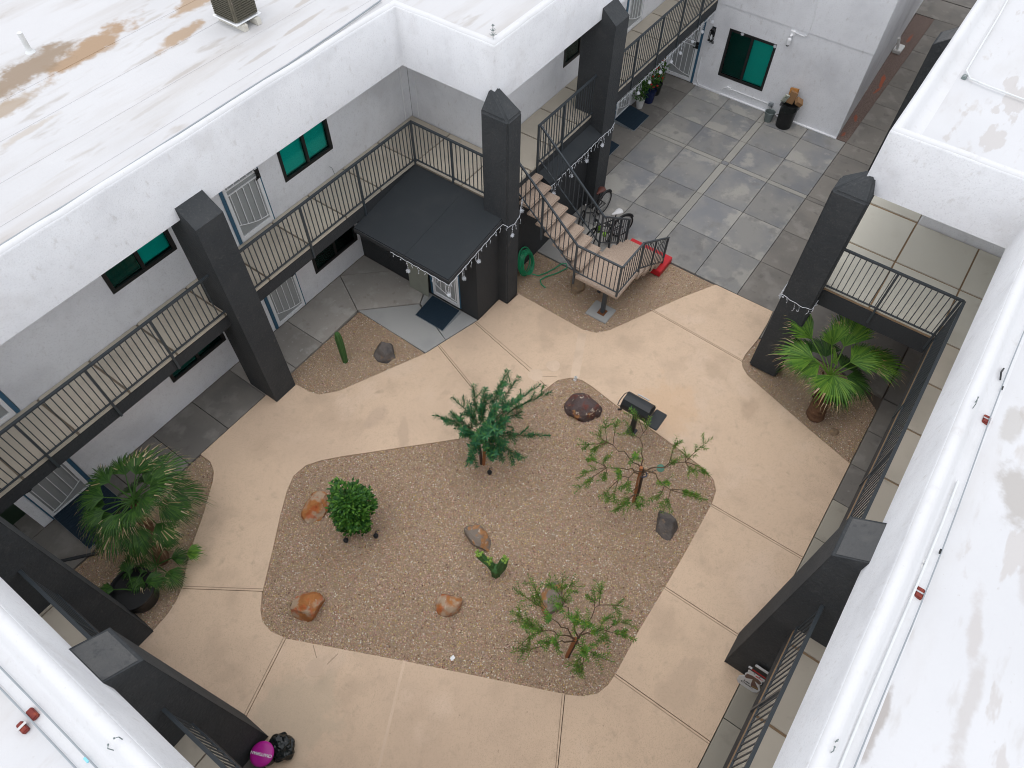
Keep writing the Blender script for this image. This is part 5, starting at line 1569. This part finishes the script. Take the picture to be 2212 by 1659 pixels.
bicycle('black bicycle with brown saddle parked against the dark wall by the pillar', (13.05, 6.58, 0), R(176), 'brown')
bicycle('black bicycle with white saddle and green bottle behind the stair railing', (12.62, 5.90, 0), R(157), 'snow', True)

# ------------------------------------------------------------------ things by unit 105
bn = thing('bin', 'black plastic bin overflowing with brown cardboard against the white wall', 'bin', (20.06, 4.14, 0))
part(bn, 'bin_body', MB().lathe([(.215, 0), (.225, .02), (.255, .72), (.275, .74), (.275, .78), (.245, .78), (.24, .6), (.001, .58)], (20.06, 4.14, 0), 26, False), 'black')
bg = MB()
for i in range(26):
    a = 2 * math.pi * i / 26; a2 = 2 * math.pi * (i + 1) / 26
    rr_ = .285 + .022 * math.sin(a * 5); r2 = .285 + .022 * math.sin(a2 * 5)
    z0_ = .60 + .06 * math.sin(a * 3 + 1); z1_ = .60 + .06 * math.sin(a2 * 3 + 1)
    bg.add([(20.06 + rr_ * math.cos(a), 4.14 + rr_ * math.sin(a), z0_), (20.06 + r2 * math.cos(a2), 4.14 + r2 * math.sin(a2), z1_), (20.06 + .272 * math.cos(a2), 4.14 + .272 * math.sin(a2), .80), (20.06 + .272 * math.cos(a), 4.14 + .272 * math.sin(a), .80)], [(0, 1, 2, 3)])
part(bn, 'bin_liner', bg, 'bag')


def tilted_box(c, s, e):
    m = MB().box((-s[0] / 2, -s[1] / 2, -s[2] / 2), (s[0] / 2, s[1] / 2, s[2] / 2))
    Rm = Matrix.Rotation(e[2], 3, 'Z') @ Matrix.Rotation(e[1], 3, 'Y') @ Matrix.Rotation(e[0], 3, 'X')
    m.v = [tuple(Rm @ Vector(p) + Vector(c)) for p in m.v]
    return m


cb = [('brown open cardboard carton standing upright in the black bin', 'card', (20.10, 4.18, .92), (.16, .20, .34), (.2, .15, .3)), ('orange-sided carton at the back top of the black bin', 'cardor', (20.19, 4.20, 1.02), (.10, .24, .22), (-.2, .3, -.2)),
      ('flat brown carton with dark hole leaning out of the black bin', 'card', (20.02, 3.93, .90), (.22, .20, .12), (.5, -.2, .4)), ('pale printed packet at the left side of the black bin', 'pale', (19.98, 4.33, .88), (.05, .14, .26), (.3, -.2, .5))]
for lb, mt, c, s, e_ in cb:
    o = solo('carton', tilted_box(c, s, e_), mt, lb, 'carton', (c[0], c[1], c[2]), 'cartons in the black bin', bevel=.004, seg=1)
bk = thing('bucket', 'dull zinc bucket standing beside the black bin', 'bucket', (20.02, 4.62, 0))
part(bk, 'bucket_body', MB().lathe([(.11, 0), (.15, .30), (.156, .305), (.15, .31), (.135, .30), (.105, .02), (.001, .015)], (20.02, 4.62, 0), 22, False), 'zinc')
part(bk, 'bucket_handle', MB().tube([(20.02 + .152 * math.cos(a), 4.62 + .152 * math.sin(a), .30 - .07 * abs(math.sin(a - .6))) for a in [.6 + math.pi * i / 12 for i in range(13)]], .006, 5), 'zinc')
solo('power_cord', MB().tube([(20.34, 4.74, .30), (20.28, 4.68, .22), (20.24, 4.60, .12), (20.28, 4.52, .08), (20.35, 4.45, .10)], .014, 6).box((20.26, 4.55, .08), (20.31, 4.62, .17)), 'black', 'black cord and plug hanging from the wall outlet behind the bucket', 'cord', (20.3, 4.6, 0))
wlp = thing('wall_lantern', 'black wall lantern above the number beside the blue-edged door', 'lamp', (20.40, 7.10, 1.55))
part(wlp, 'back_plate', MB().box((20.395, 7.04, 1.62), (20.418, 7.16, 1.92)), 'black', bevel=.004)
part(wlp, 'lantern_roof', MB().extrude([(7.03, 1.84), (7.17, 1.84), (7.14, 1.90), (7.06, 1.90)], 0, 20.27, 20.39), 'black')
part(wlp, 'cage', MB().bar((20.28, 7.035, 1.55), (20.28, 7.035, 1.84), .012).bar((20.28, 7.165, 1.55), (20.28, 7.165, 1.84), .012).bar((20.385, 7.035, 1.55), (20.385, 7.035, 1.84), .012).bar((20.385, 7.165, 1.55), (20.385, 7.165, 1.84), .012).box((20.27, 7.03, 1.535), (20.395, 7.17, 1.555)), 'black')
part(wlp, 'bulb', MB().lathe([(.02, 0), (.028, .05), (.028, .12), (.012, .16)], (20.33, 7.10, 1.56), 10), 'white')


def text_mesh(s, size, mat, ext=.002, bold=0.0):
    c = bpy.data.curves.new('text', 'FONT')
    c.body = s; c.size = size; c.extrude = ext; c.align_x = 'CENTER'; c.align_y = 'CENTER'; c.offset = bold
    ob = bpy.data.objects.new('text', c)
    COL.objects.link(ob)
    dg = bpy.context.evaluated_depsgraph_get()
    me = bpy.data.meshes.new_from_object(ob.evaluated_get(dg))
    bpy.data.objects.remove(ob)
    bpy.data.curves.remove(c)
    me.materials.clear(); me.materials.append(M_[mat])
    return me


me = text_mesh('105', .10, 'black', .006, .003)
me.transform(Matrix(((0, 0, -1, 0), (-1, 0, 0, 0), (0, 1, 0, 0), (0, 0, 0, 1))))
put('house_number', me, None, (20.408, 7.08, 1.455), 0, label='black house number 105 below the wall lantern', category='number')
cmr = thing('security_camera', 'white dome security camera on the end wall right of the window', 'camera', (20.39, 4.83, 2.4))
part(cmr, 'mount', MB().box((20.36, 4.77, 2.42), (20.42, 4.91, 2.56)).bar((20.37, 4.84, 2.47), (20.27, 4.84, 2.44), .05), 'white', bevel=.01)
part(cmr, 'camera_body', MB().lathe([(.055, 0), (.06, .02), (.06, .14), (.05, .17), (.02, .19)], (20.26, 4.84, 2.22), 16), 'white')
part(cmr, 'lens', MB().ball((20.26, 4.84, 2.215), .052, 12, 8), 'black')
blk = thing('splash_block', 'pale concrete splash block at the foot of the alley wall', 'block', (26.2, 2.72, 0))
part(blk, 'block_body', MB().box((26.0, 2.55, -.02), (26.5, 2.82, .10)), 'pvc', bevel=.02)
part(blk, 'spout', MB().bar((26.1, 2.70, .10), (26.1, 2.80, .45), .08), 'pvc')

# potted plants by the wing door
def potted(label, x, y, potm, r, h, ph, seed, flowers=False):
    root = thing('potted_plant', label, 'potted plant', (x, y, 0), 'potted plants by the wing door')
    part(root, 'pot', MB().lathe([(r * .72, 0), (r, h), (r * 1.06, h), (r * 1.06, h * .92 + .02), (r * .9, h * .9), (.001, h * .88)], (x, y, 0), 20, False), potm)
    rr = random.Random(seed)
    part(root, 'stem', MB().tube([(x, y, h * .8), (x + .02, y, h + ph * .6)], .012, 5), 'bark')
    for c in range(9):
        a = c * 2.4; rad = r * 1.2 * rr.random() ** .5
        cc = Vector((x + rad * math.cos(a), y + rad * math.sin(a), h + ph * (.15 + .75 * c / 9)))
        m = MB()
        for _ in range(60):
            d = Vector((rr.gauss(0, 1), rr.gauss(0, 1), rr.gauss(0, 1))).normalized()
            m.leaf(cc + d * .12 * rr.random() ** .5, d + Vector((0, 0, .3)), Vector((0, 0, 1)), rr.uniform(.05, .09), rr.uniform(.025, .04))
        put('leaf_clump', m.mesh('leaf_clump', 'leafD', (x, y, 0), recalc=False), root, (x, y, 0))
        if flowers and c % 2 == 0:
            put('blossom', MB().ball(cc + Vector((-.09, -.09, .02)), .035, 8, 6, (1, 1, .7)).mesh('blossom', 'flower', (x, y, 0)), root, (x, y, 0))
    return root


potted('leafy plant in a small white pot beside the navy wing ramp', 18.28, 8.10, 'pvc', .13, .26, .75, 31)
potted('flowering plant with red blooms in a navy pot', 18.72, 8.02, 'bluepot', .19, .40, .75, 32, True)
potted('leafy plant behind the navy pot near the corner of the patio', 19.20, 8.05, 'black', .17, .36, .85, 33, True)
solo('garden_stake', MB().tube([(19.72, 8.1, 0), (19.78, 8.22, 1.6)], .014, 6), 'rust', 'thin dark stake leaning in the patio corner by the blue-edged door', 'stake', (19.75, 8.1, 0))

# ------------------------------------------------------------------ bucket seat with lid and bin bag
bs = thing('bucket_stool', 'round bucket stool with magenta lid reading CRAFTSMAN upside down', 'stool', (-.90, 4.12, 0))
part(bs, 'bucket_body', MB().lathe([(.13, 0), (.155, .34), (.165, .35)], (-.90, 4.12, 0), 24), 'black')
part(bs, 'lid', MB().lathe([(.165, .345), (.185, .36), (.192, .385), (.18, .41), (.14, .425), (.001, .43)], (-.90, 4.12, 0), 32, False), 'magenta', smooth=True)
me = text_mesh('CRAFTSMAN', .062, 'white', .0015, .0012)
Dx, Dy = Vector((rt.x, rt.y)), None
up2 = Vector((fwd.x, fwd.y)).normalized(); r2 = Vector((up2.y, -up2.x))
th = math.atan2(-r2.y, -r2.x) - R(10)
me.transform(Matrix.Rotation(th, 4, 'Z'))
put('lettering', me, bs, (-.905, 4.11, .4345))
bgm = bmesh.new()
bmesh.ops.create_icosphere(bgm, subdivisions=4, radius=1)
for v in bgm.verts:
    p = v.co.copy()
    k = 1 + .22 * noise.noise(p * 2.2 + Vector((3, 1, 2))) + .12 * abs(noise.noise(p * 5.5)) - .05 * noise.noise(p * 11)
    v.co = Vector((p.x * .20 * k, p.y * .22 * k, max(p.z, -.7) * .17 * k + .12))
me = bpy.data.meshes.new('bin_bag'); bgm.to_mesh(me); bgm.free(); me.materials.append(M_['bag'])
put('bin_bag', me, None, (-.66, 4.02, 0), 0, label='crumpled black bin bag on the tan path beside the magenta lid', category='bin bag')

# ------------------------------------------------------------------ snowman board
sn = thing('snowman_board', 'flat wooden snowman board in a top hat leaning on the pillar', 'sign', (4.75, -1.80, 0))
LEAN = .10


def plate(pts, t0, t1):
    """cut-out in the y-z plane facing -x; s grows towards -y."""
    m = MB()
    n = len(pts)
    vs = [(-t1, -s, z) for s, z in pts] + [(-t0, -s, z) for s, z in pts]
    tr = tessellate_polygon([[Vector((s, z, 0)) for s, z in pts]])
    fs = [tuple(t) for t in tr] + [tuple(i + n for i in t[::-1]) for t in tr] + [(i, (i + 1) % n, (i + 1) % n + n, i + n) for i in range(n)]
    m.add([(4.71 + x + LEAN * z / .9, -1.80 + y, z) for x, y, z in vs], fs)
    return m


def oval(cx, cz, rx, rz, a0=0, a1=2 * math.pi, n=22):
    return [(cx + rx * math.cos(a0 + (a1 - a0) * i / n), cz + rz * math.sin(a0 + (a1 - a0) * i / n)) for i in range(n)]


body = [(-.14, 0), (.14, 0), (.19, .08), (.20, .20), (.155, .30), (.13, .36), (.15, .42), (.13, .50), (-.13, .50), (-.155, .42), (-.135, .36), (-.16, .30), (-.20, .20), (-.19, .08)]
part(sn, 'body', plate(body, 0, .02), 'snow')
part(sn, 'scarf', plate([(-.13, .47), (-.06, .52), (.06, .52), (.135, .46), (.12, .38), (.02, .41), (.15, .24), (.17, .18), (.06, .15), (.03, .20), (-.01, .42), (-.10, .32), (-.135, .36)], .02, .026), 'taupe')
part(sn, 'scarf_stripe', plate([(.055, .205), (.16, .235), (.162, .222), (.06, .19)], .026, .029), 'gold')
part(sn, 'head', plate(oval(0, .585, .155, .10), .0, .024), 'snow')
part(sn, 'nose', plate([(-.01, .60), (.13, .575), (-.01, .565)], .024, .028), 'carrot')
part(sn, 'eye', plate(oval(-.05, .62, .012, .012, n=8), .024, .027), 'black')
part(sn, 'eye', plate(oval(.05, .62, .012, .012, n=8), .024, .027), 'black')
part(sn, 'hat', plate([(-.19, .66), (.19, .66), (.19, .70), (.125, .70), (.135, .87), (-.135, .87), (-.125, .70), (-.19, .70)], .0, .03), 'black')
part(sn, 'hat_band', plate([(-.125, .705), (.125, .705), (.126, .735), (-.126, .735)], .03, .033), 'carrot')
part(sn, 'hat_snow', plate([(-.13, .87), (.13, .87), (.12, .895), (-.12, .90)], .0, .03), 'snow')
part(sn, 'hat_snow', plate([(-.19, .70), (-.13, .70), (-.13, .72), (-.18, .72)], .0, .03), 'snow')
for s, z, sz in (('Let it', .215, .085), ('snow...', .135, .085)):
    me = text_mesh(s, sz, 'black', .001, .001)
    me.transform(Matrix(((0, 0, -1, 0), (-1, 0, 0, 0), (0, 1, 0, 0), (0, 0, 0, 1))))
    me.transform(Matrix.Rotation(math.atan(LEAN / .9), 4, 'Y'))
    put('lettering', me, sn, (4.71 - .0225 + LEAN * z / .9, -1.79, z))

# ------------------------------------------------------------------ little things in the gravel
def emitter(label, x, y):
    t = thing('drip_emitter', label, 'emitter', (x, y, -.03), 'black drip emitters')
    part(t, 'cap', MB().lathe([(.045, -.01), (.05, .05), (.03, .07), (.001, .072)], (x, y, -.03), 12, False), 'black')
    part(t, 'tubing', MB().tube([(x, y, .02), (x + .06, y + .05, .03), (x + .13, y + .03, -.02)], .007, 5), 'black')


emitter('black drip emitter in front of the bushy staked sapling', 5.45, 4.31)
emitter('black drip emitter left of the clipped shrub', 2.62, 5.69)
emitter('black drip emitter right of the clipped shrub', 3.03, 5.28)
emitter('black drip emitter below the front corner sapling', 3.25, .69)
solo('drain_outlet', MB().lathe([(.035, 0), (.035, .10), (.028, .10), (.028, .02)], (8.49, 4.15, -.03), 14, False).box((8.44, 4.12, -.03), (8.54, 4.18, .01)), 'pvc', 'short white pipe stub at the rounded corner of the gravel bed', 'pipe', (8.49, 4.15, -.03))
solo('paper_scrap', MB().add([(2.05, 2.62, -.01), (2.13, 2.60, .0), (2.15, 2.66, .015), (2.07, 2.68, -.005)], [(0, 1, 2, 3)]), 'white', 'white paper scrap on the gravel near the front edge', 'litter', (2.1, 2.64, -.02))

# ------------------------------------------------------------------ on the roofs
ac = thing('evaporative_cooler', 'olive evaporative cooler standing on white blocks on the stained roof', 'cooler', (7.95, 11.75, 6.04))
part(ac, 'cabinet', MB().box((7.52, 11.45, 6.19), (8.06, 12.05, 7.30)), 'coolerside', bevel=.03)
ml = MB()
for i in range(26):
    z = 6.25 + i * .040
    ml.bar((7.56, 11.437, z), (8.02, 11.437, z), .02, .016)
o = part(ac, 'louvres', ml, 'cooler'); o['kind'] = 'stuff'
ml = MB()
for i in range(26):
    z = 6.25 + i * .040
    ml.bar((7.507, 11.50, z), (7.507, 12.0, z), .02, .016)
o = part(ac, 'louvres', ml, 'cooler'); o['kind'] = 'stuff'
part(ac, 'drip_pan', MB().box((7.49, 11.42, 6.175), (8.09, 12.08, 6.20)), 'white', bevel=.01)
part(ac, 'skid', MB().box((7.60, 11.38, 6.04), (7.70, 12.1, 6.16)), 'wood', bevel=.006)
part(ac, 'skid', MB().box((7.90, 11.36, 6.04), (8.00, 12.1, 6.16)), 'wood', bevel=.006)
solo('vent_pipe', MB().lathe([(.09, 0), (.055, .04), (.045, .08), (.045, .34), (.05, .35), (.035, .36)], (4.9, 13.95, 6.04), 14), 'whitepipe', 'short white vent pipe standing in the brown roof stain', 'pipe', (4.9, 13.95, 6.04))
solo('roof_vent', MB().lathe([(.28, 0), (.30, .04), (.22, .12), (.24, .2), (.2, .32), (.001, .36)], (9.85, 11.3, 6.04), 18, False), 'galv', 'grey roof vent beyond the evaporative cooler', 'vent', (9.85, 11.3, 6.04))


def conduit(label, pts, r, mat, loc, group='roof conduits', couplings=()):
    root = thing('conduit', label, 'conduit', loc, group)
    P = [Vector(p) for p in pts]
    q = []
    for a, b in zip(P[:-1], P[1:]):
        n = max(1, int((b - a).length / .5))
        for i in range(n):
            p = a.lerp(b, i / n)
            q.append(p + Vector((.012 * math.sin(p.x * 1.7 + p.y), .012 * math.cos(p.x * 1.3 + p.y * 1.7), 0)))
    q.append(P[-1])
    part(root, 'pipe_run', MB().tube(q, r, 7), mat)
    for c, m_ in couplings:
        c = Vector(c)
        d = (P[1] - P[0]).normalized()
        part(root, 'coupling', MB().tube([c - d * .028, c + d * .028], r * 1.5, 8), m_)
    return root


conduit('long thin grey conduit along the left roof edge', [(-6, 9.93, 6.075), (2, 9.92, 6.075), (7.3, 9.95, 6.075), (9.9, 10.1, 6.08)], .016, 'galv', (2, 9.9, 6.07))
conduit('thin grey conduit crossing the jog of the left roof', [(9.93, 9.9, 6.08), (10.02, 9.0, 6.08), (10.06, 8.5, 6.08)], .014, 'galv', (10, 9, 6.07))
conduit('outer thin grey conduit on the near block roof', [(-1.45, 9.0, 6.10), (-1.43, 4.9, 6.10), (-1.42, 0, 6.10)], .009, 'galv', (-1.43, 4, 6.08), couplings=[((-1.43, 3.50, 6.10), 'cyan')])
conduit('inner thin grey conduit on the near block roof', [(-1.56, 9.0, 6.10), (-1.54, 4.9, 6.10), (-1.52, 0, 6.10)], .009, 'galv', (-1.54, 4, 6.08))
conduit('thin steel-blue conduit along the right roof edge', [(-3, -2.03, 6.10), (4, -2.06, 6.10), (8, -2.04, 6.10), (11, -2.03, 6.10)], .0075, 'galv', (4, -2.05, 6.08), couplings=[((4.95, -2.055, 6.10), 'black'), ((7.5, -2.04, 6.10), 'black')])
conduit('thicker white pipe beside the conduit on the right roof', [(-3, -1.92, 6.11), (4, -1.955, 6.11), (5.9, -1.97, 6.10)], .012, 'whitepipe', (3, -1.95, 6.08))
conduit('white pipe bending around the far right terrace roof', [(25, .36, 6.10), (17.1, .30, 6.10), (14.2, .24, 6.10), (14.0, .12, 6.10), (13.95, -.2, 6.10), (13.9, -.9, 6.10), (13.85, -2.6, 6.10)], .016, 'whitepipe', (14, .2, 6.08))


def support(label, x, y, mat='terra'):
    t = thing('pipe_support', label, 'pipe support', (x, y, 6.04), 'roof pipe supports')
    part(t, 'block', MB().box((x - .06, y - .035, 6.035), (x + .06, y + .045, 6.085)), mat, bevel=.008)
    part(t, 'strap', MB().box((x - .009, y - .037, 6.085), (x + .009, y + .047, 6.09)), 'chrome')


support('red rubber pipe support upper on the right roof', 6.95, -2.02)
support('red rubber pipe support lower on the right roof beside the white pipe', 4.40, -2.03)
support('grey pipe support under the bend of the far right roof pipe', 14.05, .22, 'zinc')
support('pale pipe support above the red one on the right roof', 4.72, -1.93, 'pvc')
t = thing('pipe_support', 'pair of red rubber supports under the near roof conduits', 'pipe support', (-1.5, 4.23, 6.04), 'roof pipe supports')
part(t, 'block', MB().box((-1.525, 4.18, 6.035), (-1.46, 4.295, 6.085)), 'terra', bevel=.008)
part(t, 'block', MB().box((-1.64, 4.15, 6.035), (-1.58, 4.265, 6.085)), 'terra', bevel=.008)
part(t, 'strap', MB().box((-1.65, 4.20, 6.085), (-1.56, 4.225, 6.092)), 'chrome')
cl_ = MB()
for (x, y) in ((6.6, -1.78), (6.66, -1.74), (2.5, -1.80), (2.44, -1.76), (-1.12, 3.2), (-1.16, 3.26)):
    pass
solo('weather_strip', MB().tube([(7.62, -1.99, 6.09), (7.72, -1.96, 6.12), (7.83, -1.98, 6.09)], .011, 5), 'black', 'short black strip lying on the right roof edge', 'strip', (7.7, -1.98, 6.07))


def finial(label, x, y, z):
    t = thing('light_clip', label, 'clip', (x, y, z), 'wire light clips on the parapets')
    for dx in (-.05, .05):
        part(t, 'wire', MB().tube([(x + dx, y, z - .02), (x + dx * 1.1, y + .01, z + .07), (x + dx * .6, y + .02, z + .09)], .005, 4).ball((x + dx * .6, y + .02, z + .095), .010, 6, 4), 'zinc')


finial('pair of wire clips on the right parapet at the palm', 6.85, -1.78, 6.31)
finial('pair of wire clips on the right parapet near the bottom edge', 2.45, -1.78, 6.31)
finial('pair of wire clips on the near left parapet', -1.16, 3.28, 6.31)
wr = thing('wire_star', 'bent wire star ornament on the outer roof corner above the pillar', 'ornament', (9.75, 7.3, 6.3))
wm = MB()
for z, r in ((6.38, .07), (6.46, .05), (6.54, .03)):
    for a in (0, 1.05, 2.1):
        wm.tube([(9.76 - r * math.cos(a), 7.31 - r * math.sin(a), z + .02), (9.76, 7.31, z), (9.76 + r * math.cos(a), 7.31 + r * math.sin(a), z + .02)], .005, 4)
wm.tube([(9.76, 7.31, 6.28), (9.76, 7.31, 6.58)], .006, 5)
part(wr, 'wire', wm, 'zinc')
# thin downpipes painted with the jog wall
part(LB, 'downpipe', MB().tube([(10.70, 10.62, 5.06), (10.68, 10.62, 2.80)], .018, 7), 'white')
part(LB, 'downpipe', MB().tube([(10.92, 10.40, 5.06), (10.92, 10.42, 2.80)], .012, 6), 'white')
part(LB, 'antenna_wire', MB().tube([(8.25, 10.62, 2.78), (8.20, 10.60, 2.98), (8.15, 10.60, 3.05)], .006, 5), 'zinc')
